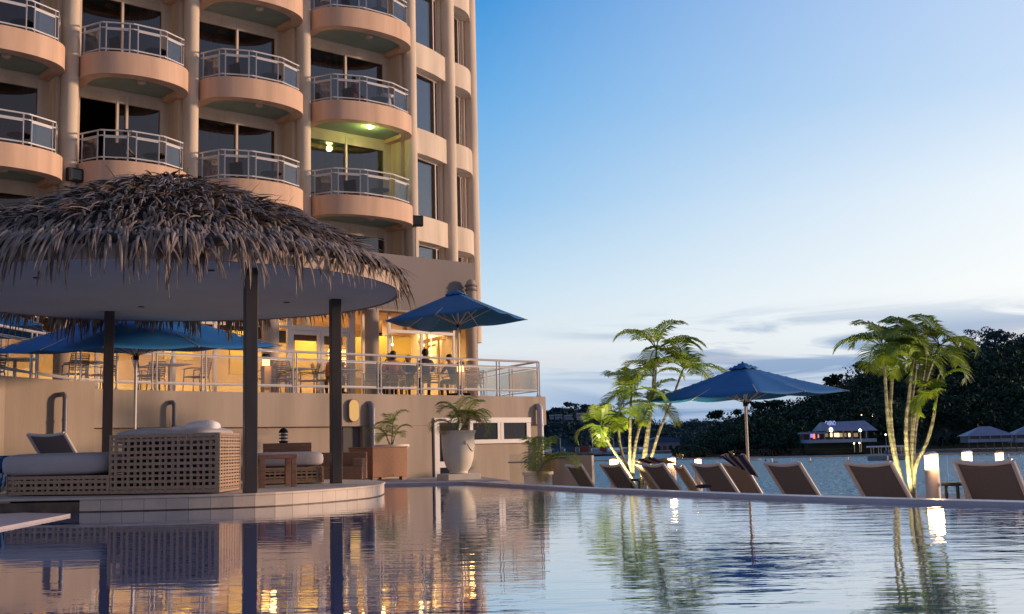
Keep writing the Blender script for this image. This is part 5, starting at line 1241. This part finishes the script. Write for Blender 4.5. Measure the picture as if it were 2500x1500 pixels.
d = 24.6; p = xy(at(1313, 1150, d)); zt_ = at(1313, 1152, d).z; potted(cyl_, (p.x, p.y, zt_ - .72), 0, [(.02, 0, .35, 3), (.12, .05, .2, 1)], 'low cream pot with a yellowing palm at the left end of the lounger row', seed=21, dry=True, fr=.95, plinth=(.64, .02))

# ================================================================ PALM CLUMPS
def clump(label, stems, d, seed, cat='palm', frl=1.0, light=None, nf=9, smat_='trunk', group='lit palm clumps on the deck'):
    """stems: (list of pixel points bottom->top, crown frond length m, fronds, depth offset)"""
    r_ = random.Random(seed); b0 = at(stems[0][0][0][0], 1190, d); t = thing('palm_clump', label, 'palm tree', (b0.x, b0.y, DECK), group=group)
    for pts, ln, n, dd in stems:
        P = [at(x, y, d + dd * k / (len(pts) - 1)) for k, (x, y) in enumerate(pts)]
        base = Vector((P[0].x, P[0].y, DECK)) + (P[0] - P[1]).normalized() * 0; P = [base] + P if P[0].z > DECK + .1 else P
        Q = chaikin(P, 2); k_ = len(Q); b = MB(); rad = [.055 - .028 * i / (k_ - 1) + (.006 if i % 2 else 0) for i in range(k_)]
        Qr = resample(Q, .09); rad = [.046 - .022 * i / (len(Qr) - 1) + (.005 if i % 2 else 0) for i in range(len(Qr))]
        b.tube(Qr, rad, 8); b.build('trunk', M[smat_], t, smooth=2)
        top = Qr[-1]; cs = MB(); upd = (Qr[-1] - Qr[-3]).normalized(); cs.tube([top - upd * .02, top + upd * .28], [.032, .016], 7); cs.build('crownshaft', M['palmleaf'], t, smooth=2)
        f = MB(); crown(f, top + upd * .25, max(5, int(n * .72)), ln * frl * .95, r_, nleaf=27, ll=ln * .40, el=(.15, 1.35), droop=(1.5, 2.6)); f.build('crown', M['palmleaf'], t)
    return t
def uplight(px, d, energy, label, tgt=None, col=(1, .86, .42), dx=0, dy=-.35, size=R(70)):
    p = xy(at(px, 1190, d)); p = Vector((p.x + dx, p.y + dy, DECK)); t = thing('uplight', label, 'garden light', p, group='garden uplights at the palm feet')
    b = MB(); b.lathe([(.06, DECK), (.06, DECK + .06), (.09, DECK + .10), (.10, DECK + .18)], (p.x, p.y, 0), 14); b.build('housing', M['iron'], t, smooth=1)
    b = MB(); b.lathe([(.085, DECK + .165), (.01, DECK + .17)], (p.x, p.y, 0), 14); b.build('lens', M['lamp_white'], t)
    tg = Vector(tgt) if tgt else Vector((p.x - dx, p.y - dy, 2.5)); src = Vector((p.x, p.y, DECK + .22)); q_ = (src - tg).to_track_quat('Z', 'Y')
    lamp('uplight_beam', 'SPOT', src, energy, col, t, .06, q_.to_euler(), size, .6); return t
D1 = 26.0
clump('front palm clump with brightly lit stems, left of the blue parasol', [
    ([(1556, 1190), (1517, 1128), (1486, 1085), (1476, 1058)], .95, 6, -.3), ([(1545, 1185), (1513, 1095), (1510, 1040), (1511, 1030)], .95, 7, .2),
    ([(1540, 1190), (1537, 1110), (1538, 1040), (1541, 975)], 1.15, 9, 0), ([(1542, 1190), (1549, 1095), (1560, 1045), (1576, 1010)], 1.05, 8, .4)], D1, 3)
D2 = 28.6
clump('taller, darker palm clump behind the brightly lit one', [
    ([(1563, 1190), (1573, 1090), (1590, 1000), (1600, 930), (1602, 872)], 1.35, 10, 0), ([(1566, 1190), (1580, 1080), (1592, 990), (1594, 938)], 1.1, 8, .6),
    ([(1575, 1190), (1600, 1075), (1632, 1000), (1650, 950), (1663, 915)], 1.35, 10, .3)], D2, 8)
D3 = 20.6
clump('right palm clump of two slender stems leaning left', [
    ([(2205, 1195), (2182, 1110), (2168, 1040), (2163, 960), (2158, 880)], 1.05, 10, 0), ([(2207, 1195), (2184, 1110), (2172, 1010), (2178, 930), (2176, 880)], .95, 8, .3)], D3, 5, frl=.9)
clump('right palm clump of three thick pale stems and the widest crown', [
    ([(2224, 1200), (2214, 1110), (2210, 1040), (2220, 960), (2226, 905)], .95, 8, -.3), ([(2228, 1200), (2224, 1110), (2230, 1020), (2249, 945), (2258, 890)], 1.1, 11, .3),
    ([(2231, 1200), (2232, 1135), (2262, 1085), (2278, 1030), (2283, 992)], .90, 8, 0), ([(2226, 1200), (2220, 1100), (2222, 1000), (2236, 900), (2236, 855)], 1.05, 10, .8), ([(2230, 1200), (2228, 1100), (2240, 1000), (2270, 900), (2286, 862)], 1.0, 9, .9)], D3 - .1, 15, frl=.88)
uplight(1541, D1, 750, 'uplight at the foot of the brightly lit left palm stems', tgt=at(1530, 1000, D1), dx=-.12, dy=-.5)
uplight(1562, D2, 500, 'uplight behind the left palms beside the tan lounger', tgt=at(1610, 930, D2), dx=.0, dy=-.5)
uplight(2228, D3, 2200, 'uplight at the foot of the three thick right palm stems', tgt=at(2240, 900, D3), dx=.2, dy=-1.1, size=R(80))
uplight(2206, D3, 400, 'uplight at the foot of the two slender right palm stems', tgt=at(2170, 900, D3), dx=-.1, dy=-.55)

# ================================================================ DECK LAMPS
def bollard(px, py, d, label, wpx, en=12):
    p = xy(at(px, py, d)); zc_ = at(px, py, d).z; rr = wpx * d / FPX / 2; t = thing('bollard_lamp', label, 'bollard lamp', (p.x, p.y, DECK), group='glowing bollard lamps on the deck')
    b = MB(); b.lathe([(rr, DECK), (rr, zc_ - rr * 1.05)], (p.x, p.y, 0), 24); b.build('post', M['lampbox'], t, smooth=1)
    b = MB(); b.lathe([(rr * .93, zc_ - rr * 1.045), (rr * .93, zc_ + rr * 1.0)], (p.x, p.y, 0), 24); b.build('lamp_glass', M['lamp'], t, smooth=1)
    b = MB(); b.lathe([(rr * 1.03, zc_ + rr * 1.005), (rr * 1.03, zc_ + rr * 1.2), (rr * .5, zc_ + rr * 1.5)], (p.x, p.y, 0), 24); b.build('cap', M['lampbox'], t, smooth=1)
    lamp('bollard_light', 'POINT', (p.x, p.y - rr * 1.4, zc_), en, (1, .62, .3), t, .08)
bollard(2274, 1129, 17.4, 'largest glowing bollard lamp, right of the right palm stems', 34, 14)
bollard(2361, 1118, 21.0, 'glowing bollard lamp just above the far right lounger', 25, 12)
bollard(2440, 1117, 27.8, 'small added bollard behind the far right lounger, standing in for a lamp reflection', 20, 8)  # added where the fence glass mirrors a deck lamp
bollard(1640, 1130, 25.6, 'glowing bollard lamp between the left palms and the parasol', 20, 12)
bollard(1499, 1134, 27.6, 'glowing bollard lamp over the lounger left of the left palms', 22, 12)
bollard(1704, 1131, 28.5, 'small added bollard left of the parasol pole, in place of a reflected lamp', 17, 8)  # solid stand-in for a lamp's mirror image in the glass
# cast lantern on legs
def legs_lantern(px, ytop, d, w_, label):
    p = xy(at(px, ytop, d)); zt_ = at(px, ytop, d).z; t = thing('garden_lantern', label, 'garden light', (p.x, p.y, DECK), group='open bronze garden lanterns')
    b = MB(); b.lathe([(w_, zt_ - .05), (w_ * 1.08, zt_ - .03), (w_, zt_)], (p.x, p.y, 0), 16); b.build('cap', M['iron'], t, smooth=1)
    for k in range(4): a_ = k * math.pi / 2 + .5; b = MB(); q_ = Vector((p.x + math.cos(a_) * w_ * .8, p.y + math.sin(a_) * w_ * .8, 0)); b.tube([P3(q_, zt_ - .25), P3(q_, zt_ - .045)], .018, 6); b.build('leg', M['iron'], t)
    b = MB(); b.lathe([(w_, DECK), (w_, zt_ - .30), (w_ * .8, zt_ - .245)], (p.x, p.y, 0), 16); b.build('base', M['iron'], t, smooth=1)
legs_lantern(2323, 1178, 17.2, .14, 'open bronze garden lantern beside the largest bollard lamp')
legs_lantern(1551, 1169, 24.6, .13, 'open bronze garden lantern at the foot of the left palms')
b = MB()
# ================================================================ GLASS FENCE
gf = thing('glass_fence', 'frameless glass balustrade with a steel handrail facing the bay', 'fence', (Fa.x, Fa.y, DECK))
rz_ = .30; tz0, tz1 = at(1650, 1103.7, 0 + (Fa + (Fb - Fa) * .2).y).z, 0
Fl = Fstart; L_ = (Fb + fdir * 12 - Fl).length; n_ = Vector((fdir.y, -fdir.x, 0))
k = 0; s_ = 0; pwid = 2.05
gtop = (at(1900, 1096, (Fa + (Fb - Fa) * .43).y).z)
while s_ < L_ - pwid:
    a_ = Fl + fdir * (s_ + .012) - n_ * .10; b_ = Fl + fdir * (s_ + pwid - .012) - n_ * .10; g = MB(); g.bar(P3(a_, (DECK + gtop) / 2), P3(b_, (DECK + gtop) / 2), .014, gtop - DECK); g.build('glass_panel', M['fenceglass'], gf)
    for e in (.25, .75):
        q_ = a_ + (b_ - a_) * e; bm = MB(); bm.tube([P3(q_ + n_ * .02, rz_ - .14), P3(q_ + n_ * .10, rz_ - .12), P3(q_ + n_ * .10, rz_ - .02)], .010, 6); bm.tube([P3(q_ - n_ * .015, rz_ - .14), P3(q_ + n_ * .035, rz_ - .14)], .035, 12); bm.build('bracket', M['steel'], gf, smooth=1)
    s_ += pwid
b = MB(); b.tube([P3(Fl, rz_), P3(Fl + fdir * L_, rz_)], .025, 10); b.build('handrail', M['steel'], gf, smooth=1)
# low rendered wall at the left end of the fence
b = MB(); a_ = xy(at(1330, 1140, 33.6)); c_ = xy(at(1448, 1140, 33.2)); b.bar(P3(a_, (DECK + at(1400, 1113, 33.4).z) / 2), P3(c_, (DECK + at(1400, 1113, 33.4).z) / 2), .3, at(1400, 1113, 33.4).z - DECK)
tag(b.build('low_wall', M['stucco_wall'], bevel=.01), 'low beige wall at the left end of the glass fence', 'wall')

# ================================================================ ACROSS THE BAY
# casino building on the right shore
Y = 392.0
def aw(px, py, dy=0): return at(px, py, Y + dy)
cas = thing('casino', 'white waterfront building with lit windows and a glowing sign on its roof', 'building', aw(2060, 1100))
x0 = aw(1974, 1075).x; x1 = aw(2012, 1075).x; x2 = aw(2108, 1075).x; x3 = aw(2136, 1075).x
zf0 = aw(2050, 1079).z; zf1 = aw(2050, 1073).z; ze = aw(2050, 1052).z; zr = aw(2060, 1030).z; zb_ = SEA + .4
b = MB(); b.box(((x0 + x3) / 2, Y + 7, (zb_ + zf0) / 2), (x3 - x0, 12, zf0 - zb_)); b.build('base_wall', M['land'], cas)
b = MB(); b.box(((x0 + x3) / 2, Y + 6, (zf0 + zf1) / 2 - .1), (x3 - x0 + .6, 14, zf1 - zf0 + .3)); b.build('veranda_rail', M['plank'], cas)
b = MB(); b.box(((x0 + x3) / 2, Y + 10, (zf1 + ze) / 2), (x3 - x0 - .5, 6, ze - zf1)); b.build('wall', M['greycloth'], cas)
for px in (1976, 1990, 2012, 2034, 2058, 2079, 2099, 2114): b = MB(); q_ = aw(px, 1065); b.box((q_.x, Y - .6, (zf1 + ze) / 2), (.35, .35, ze - zf1)); b.build('veranda_post', M['plank'], cas)
rf = MB(); v = rf.add([(x1 - .6, Y - 1.6, ze), (x3 + .8, Y - 1.6, ze - .2), (x3 + .4, Y + 14, ze), (x1 - .6, Y + 14, ze), (x1, Y + 4, zr), (x2 + 2, Y + 4, zr + .3)]); rf.q(v, v + 1, v + 5, v + 4); rf.q(v + 3, v + 4, v + 5, v + 2); rf.q(v, v + 4, v + 3); rf.q(v + 1, v + 2, v + 5); rf.build('roof', M['tin'], cas)
rf = MB(); rf.box(((x0 + x1) / 2 - .4, Y + 3, aw(1985, 1058).z), (x1 - x0 + 2.2, 11, .5)); rf.build('side_roof', M['tin'], cas)
gb = MB(); v = gb.add([(x1 + .1, Y - 1.9, zf1 + 3.0 * 0 + ze - .2), (aw(2040, 1050).x, Y - 1.9, ze - .2), (aw(2040, 1050).x, Y - 1.9, ze + .2), (x1 + .1, Y - 1.9, zr - .4), (x1 + .1, Y - 1.2, ze - .2), (aw(2040, 1050).x, Y - 1.2, ze - .2), (aw(2040, 1050).x, Y - 1.2, ze + .2), (x1 + .1, Y - 1.2, zr - .4)])
for f in ((0, 1, 2, 3), (7, 6, 5, 4), (3, 2, 6, 7), (0, 3, 7, 4)): gb.q(*[v + k_ for k_ in f])
gb.build('gable', M['plank'], cas)
q_ = aw(2025, 1050); b = MB(); b.lathe([(.62, -.06), (.62, .06)], n=20); b.v = [(x * .85 + q_.x, y_ * 0 + z * .5 + Y - 2.0, y_ * 1.15 + q_.z) for x, y_, z in b.v]; b.build('round_lamp', M['lamp_white'], cas)
def winl(px, py, w_, h_, col, st, nm='lit_window'):
    q_ = aw(px, py); b = MB(); b.box((q_.x, Y + 6.9, q_.z), (w_, .1, h_)); b.build(nm, emat('glow_' + nm, col, st), cas)
winl(1993, 1064, .9, 1.2, L(.35, .2, 1, ), 1.6); winl(2001, 1065, .9, 1.6, L(1, .16, .07), 2.6); winl(2011, 1065, .5, 1.2, L(.8, .3, .4), .9)
for px, w_, st in ((2043, .7, 3), (2051, .9, 2.2), (2059, 1.0, 3.2), (2068, 1.2, .5), (2088, .7, 2), (2030, 1.4, .25), (2075, 1.6, .25), (2104, 1.4, .3)): winl(px, 1062, w_, 1.3, L(1, .66, .33), st)
# roof sign: the word CASINO in pale violet-blue neon letters
cu = bpy.data.curves.new('sign_text', 'FONT'); cu.body = 'CASINO'; cu.size = 2.15; cu.extrude = .08; cu.align_x = 'CENTER'; cu.space_character = .92
so = bpy.data.objects.new('tmp', cu); COL.objects.link(so); dg = bpy.context.evaluated_depsgraph_get(); sm = bpy.data.meshes.new_from_object(so.evaluated_get(dg)); bpy.data.objects.remove(so)
sm.materials.clear(); sm.materials.append(emat('neon_violet', L(.42, .5, 1), 1.1)); so = bpy.data.objects.new('roof_sign', sm); COL.objects.link(so); so.parent = cas
q_ = aw(2024, 1039); so.location = Vector((q_.x, Y - 1.7, q_.z)) - cas.location; so.rotation_euler = (R(90), 0, R(-18)); so.scale = (.46, 1, 1)
# shore lamps
def shorelamp(px, py, Y_, rad, m, label, pole=True, grp='lamps on the far shores'):
    q_ = at(px, py, Y_); t = thing('shore_lamp', label, 'street lamp', (q_.x, q_.y, SEA + 1.0 if pole else q_.z - 3), group=grp)
    b = MB(); b.sphere(q_, rad, 8, 6); b.build('lamp_head', M[m], t, smooth=2)
    b = MB(); b.tube([(q_.x, q_.y, (SEA + 1.0 if pole else q_.z - 3)), (q_.x, q_.y, q_.z - rad)], .12 * Y_ / 400, 5); b.build('pole', M['pipe'], t)
shorelamp(2100, 1051, 385, .45, 'lamp_white', 'bright white-green lamp in front of the lit waterfront building')
shorelamp(2103.5, 1013.5, 430, .22, 'lamp', 'small dim lamp on the dark slope above the lit building', False)
shorelamp(2131, 1015.5, 430, .36, 'lamp', 'larger orange lamp on the dark slope above the lit building', False)
shorelamp(2162, 1061.5, 400, .24, 'lamp_white', 'small white lamp left of the right palm stems', True)
shorelamp(2176, 1070, 395, .30, 'lamp', 'orange lamp touching the left stem of the right palms')
shorelamp(2085, 1083, 380, .20, 'lamp_green', 'greenish low light on the beach below the lit building'); shorelamp(2098, 1082, 381, .24, 'lamp_white', 'white low light on the beach below the lit building')
shorelamp(1461.5, 1065.5, 606, .8, 'lamp_green', 'tall floodlight mast glowing over the container quay')
shorelamp(1449, 1106, 604, .3, 'lamp', 'tiny orange lamp at quay level below the floodlight mast')
shorelamp(1818, 976, 480, .16, 'lamp', 'tiny lamp in the trees right under the parasol edge', False); shorelamp(1853, 1073.5, 420, .2, 'cont_blue', 'tiny bluish lamp in the dark trees right of the parasol pole', False)
# boathouses at the right edge
def hiphouse(pxa, pxb, pye, pyr, pyb, Y_, label, grp='hip-roofed boathouses'):
    a_, b_ = at(pxa, pye, Y_), at(pxb, pye, Y_); z0_ = at((pxa + pxb) / 2, pyb, Y_).z; zr_ = at((pxa + pxb) / 2, pyr, Y_).z; ze_ = (a_.z + b_.z) / 2; w_ = b_.x - a_.x; dpt = w_ * .5
    t = thing('boathouse', label, 'house', ((a_.x + b_.x) / 2, Y_, SEA + .4), group=grp); xm = (a_.x + b_.x) / 2
    b = MB(); b.box((xm, Y_ + dpt / 2, (z0_ + ze_) / 2), (w_ * .94, dpt * .9, ze_ - z0_)); b.build('wall', M['greycloth'], t)
    b = MB(); b.box((xm, Y_ + dpt * .02, z0_ + (ze_ - z0_) * .28), (w_ * .96, .2, (ze_ - z0_) * .5)); b.build('veranda_rail', M['plank'], t)
    for k in range(5): b = MB(); b.box((a_.x + w_ * (.04 + .23 * k), Y_ - .05, (z0_ + ze_) / 2), (.25, .25, ze_ - z0_)); b.build('veranda_post', M['plank'], t)
    for k in range(6): b = MB(); b.tube([(a_.x + w_ * (.04 + .18 * k), Y_ + .3, SEA - .5), (a_.x + w_ * (.04 + .18 * k), Y_ + .3, z0_)], .16, 6); b.build('pile', M['trunk_brown'], t)
    b = MB(); v = b.add([(a_.x - .4, Y_ - .7, ze_), (b_.x + .4, Y_ - .7, ze_), (b_.x + .4, Y_ + dpt, ze_), (a_.x - .4, Y_ + dpt, ze_), (xm - w_ * .12, Y_ + dpt / 2, zr_), (xm + w_ * .12, Y_ + dpt / 2, zr_)])
    for f in ((0, 1, 5, 4), (2, 3, 4, 5), (1, 2, 5), (3, 0, 4), (3, 2, 1, 0)): b.q(*[v + k for k in f])
    b.build('roof', M['tin'], t)
hiphouse(2361, 2474, 1064, 1041, 1080, 330, 'long blue-roofed boathouse above the far right lounger')
hiphouse(2476, 2580, 1061, 1040, 1080, 335, 'blue-roofed boathouse cut by the right picture edge')
# containers, warehouse and masts on the far quay
Yq = 612.0
def cbox(px0, px1, py0, py1, m, label, Y_=Yq, name='shipping_container', cat='container'):
    a_, b_ = at(px0, py0, Y_), at(px1, py1, Y_); z0_ = SEA + 1.2; w_ = b_.x - a_.x; h_ = a_.z - z0_; b = MB(); b.box(((a_.x + b_.x) / 2, Y_ + 3, z0_ + h_ / 2), (w_, 6, h_))
    nr = max(4, int(w_ / 1.2))
    for k in range(nr): b.box((a_.x + w_ * (k + .5) / nr, Y_ - .15, z0_ + h_ / 2), (w_ / nr * .4, .3, h_ * .94))
    return tag(b.build(name, M[m]), label, cat, 'stacked containers on the far quay')
cbox(1370, 1378, 1092, 1112, 'cont_grey', 'narrow pale container stack left of the blue ones'); cbox(1381, 1405, 1094, 1112, 'cont_blue', 'blue containers beside the narrow pale stack'); cbox(1395, 1402, 1098, 1107, 'cont_red', 'small red container set in the blue stack', Y_=609)
cbox(1406.5, 1415, 1092, 1112, 'cont_grey', 'pale container stack right of the blue containers'); cbox(1416.5, 1438, 1090, 1112, 'cont_red', 'dark red container stack in the middle of the quay'); cbox(1439, 1444, 1089, 1112, 'cont_grey', 'slim pale stack right of the dark red stack'); cbox(1347, 1368, 1097, 1112, 'cont_blue', 'blue containers at the left end of the quay')
cbox(1465, 1482, 1088, 1106, 'cont_red', 'red container stack behind the moored ship'); cbox(1449, 1463, 1096, 1103, 'cont_grey', 'pale harbour shed under the floodlight mast')
for px, py0, lb in ((1367.5, 1070, 'left mast on the far quay'), (1446, 1062, 'mast just left of the floodlight'), (1498, 1076, 'mast between the left palm stems'), (1342, 1068, 'mast beside the terrace drainpipe')):
    q_ = at(px, py0, Yq); b = MB(); b.tube([(q_.x, Yq, SEA + 1.2), (q_.x, Yq, q_.z)], [.26, .16], 6); b.box((q_.x, Yq, q_.z - .7), (1.4, .15, .15)); tag(b.build('mast', M['cont_grey']), lb, 'mast', 'masts on the far quay')
# arched warehouse
Y_ = 640.0; a_, b_ = at(1585, 1080, Y_), at(1659, 1080, Y_); z0_ = SEA + 1.2; ze_ = at(1620, 1079, Y_).z; zr_ = at(1622, 1067, Y_).z; wh = thing('warehouse', 'large grey warehouse with a dark arched roof beyond the palm stems', 'warehouse', ((a_.x + b_.x) / 2, Y_, z0_)); xm = (a_.x + b_.x) / 2; hw = (b_.x - a_.x) / 2
b = MB(); b.box((xm, Y_ + 12, (z0_ + ze_) / 2), (hw * 2, 24, ze_ - z0_)); b.build('wall', M['plank'], wh)
b = MB(); pr_ = [(xm + hw * 1.02 * math.cos(math.pi * k / 16), ze_ + (zr_ - ze_) * math.sin(math.pi * k / 16)) for k in range(17)]
f0 = b.add([(x, Y_ - 1, z) for x, z in pr_]); f1 = b.add([(x, Y_ + 25, z) for x, z in pr_])
for k in range(16): b.q(f0 + k, f0 + k + 1, f1 + k + 1, f1 + k)
b.q(*[f0 + k for k in range(17)]); b.q(*[f1 + k for k in reversed(range(17))]); b.build('roof', M['cont_blue'], wh)
for k in range(5): b = MB(); b.box((xm - hw * .8 + hw * .4 * k, Y_ - .3, z0_ + (ze_ - z0_) * .3), (hw * .2, .4, (ze_ - z0_) * .5)); b.build('door', M['black'] if k % 2 else M['cont_red'], wh)
Y_ = 1090; cbox(1660, 1667, 1094, 1104, 'cont_grey', 'small white shed right of the warehouse', Y_=636, name='harbour_shed', cat='shed')['group'] = 'harbour sheds'
cbox(1520, 1560, 1095, 1106, 'cont_grey', 'long pale shed left of the warehouse', Y_=640, name='harbour_shed', cat='shed')['group'] = 'harbour sheds'
# houses on the far ridge
for i, (px0, px1, py0, py1, lb) in enumerate([(1342, 1352, 1015, 1019, 'low white house at the left end of the row on the far hillside'), (1355, 1372, 1014, 1019, 'long white house in the row on the far hillside'), (1378, 1397, 1016, 1020, 'dim long house right of the long white one on the far hillside'), (1408, 1427, 1010, 1020, 'tall pale block on the far hillside with its right end brightly lit')]):
    Yh = 1600.0; a_, b_ = at(px0, py0, Yh), at(px1, py1, Yh); t = thing('hillside_house', lb, 'house', ((a_.x + b_.x) / 2, Yh, b_.z), group='pale houses on the far hillside')
    b = MB(); b.box(((a_.x + b_.x) / 2, Yh + 4, (a_.z + b_.z) / 2 - 1.5), (b_.x - a_.x, 8, a_.z - b_.z + 3)); b.build('wall', M['plank'] if i != 3 else M['cont_grey'], t)
    b = MB(); b.box(((a_.x + b_.x) / 2, Yh + 4, a_.z + .3), (b_.x - a_.x + 1, 9, .6)); b.build('roof', M['white'], t)
    for k in range(4): b = MB(); b.box((a_.x + (b_.x - a_.x) * (.15 + .23 * k), Yh - .1, (a_.z + b_.z) / 2), ((b_.x - a_.x) * .09, .3, (a_.z - b_.z) * .4)); b.build('window', M['shade_black'], t)
# boats
def hull(m, L_, B_, H_, c, yaw):
    st_ = 8; rows = []
    for k in range(st_ + 1):
        t = k / st_; x = -L_ / 2 + L_ * t; w_ = B_ / 2 * (1 - max(0, (t - .45) / .55) ** 2.2) * (.85 if t == 0 else 1); sh_ = H_ * (1 + .35 * t * t); P = [(x, -w_, sh_), (x, -w_ * .75, .15 * H_), (x, 0, -.1 * H_), (x, w_ * .75, .15 * H_), (x, w_, sh_)]
        rows.append(m.add([Vector(c) + Matrix.Rotation(yaw, 3, 'Z') @ Vector(p) for p in P]))
    for a_, b_ in zip(rows, rows[1:]):
        for j in range(4): m.q(a_ + j, b_ + j, b_ + j + 1, a_ + j + 1)
        m.q(a_ + 4, b_ + 4, b_, a_)
    m.q(*[rows[0] + j for j in range(5)])
p = onz(2168, 1124, SEA); bo = thing('tour_boat', 'covered tour boat moored behind the right palm stems', 'boat', (p.x, p.y, SEA))
LB = 122 * p.y / FPX
b = MB(); hull(b, LB * .82, LB * .2, LB * .085, p, R(182)); b.build('hull', M['plank'], bo)
b = MB(); b.box((p.x, p.y, SEA + LB * .27), (LB * .78, LB * .2, LB * .03)); b.build('canopy', M['whitecloth'], bo, bevel=.15)
for k in range(5):
    for s_ in (-1, 1): b = MB(); b.tube([(p.x - LB * .3 + LB * .15 * k, p.y + s_ * LB * .085, SEA + LB * .08), (p.x - LB * .3 + LB * .15 * k, p.y + s_ * LB * .085, SEA + LB * .26)], .06, 5); b.build('post', M['whitecloth'], bo)
b = MB(); b.box((p.x + LB * .1, p.y, SEA + LB * .14), (LB * .3, LB * .14, LB * .09)); b.build('cabin', M['cont_blue'], bo)
def dinghy(px, py, L_, label, m='plank', yaw=10):
    p = onz(px, py, SEA); t = thing('dinghy', label, 'boat', (p.x, p.y, SEA), group='small boats on the bay'); b = MB(); hull(b, L_, L_ * .34, L_ * .14, p, R(yaw)); b.build('hull', M[m], t)
    b = MB(); b.box((p.x - L_ * .42, p.y, SEA + L_ * .2), (L_ * .08, L_ * .08, L_ * .2)); b.build('outboard_motor', M['black'], t); b = MB(); b.box((p.x, p.y, SEA + L_ * .14), (L_ * .1, L_ * .28, L_ * .03)); b.build('thwart', M['cont_grey'], t)
dinghy(1841, 1124, 4.6, 'white dinghy just right of the parasol pole', 'cont_grey', 20); dinghy(1884, 1133, 3.4, 'tiny dark dinghy left of the lounger beyond the parasol pole', 'cont_blue', 5); dinghy(1500, 1112, 9, 'white launch off the far quay', 'cont_grey', 0)
p = onz(1475, 1114, SEA); sp2 = thing('workboat', 'dark low workboat moored at the far quay between the left palm stems', 'ship', (p.x, p.y, SEA)); LB = 80 * p.y / FPX
b = MB(); hull(b, LB, LB * .15, LB * .05, p, R(180)); b.build('hull', M['black'], sp2)
b = MB(); b.box((p.x - LB * .2, p.y, SEA + LB * .1), (LB * .26, LB * .1, LB * .1)); b.box((p.x - LB * .2, p.y, SEA + LB * .18), (LB * .14, LB * .08, LB * .06)); b.build('deckhouse', M['cont_grey'], sp2)
b = MB(); b.tube([(p.x + LB * .1, p.y, SEA + LB * .05), (p.x + LB * .1, p.y, SEA + LB * .35)], .4, 5); b.build('mast', M['cont_grey'], sp2)
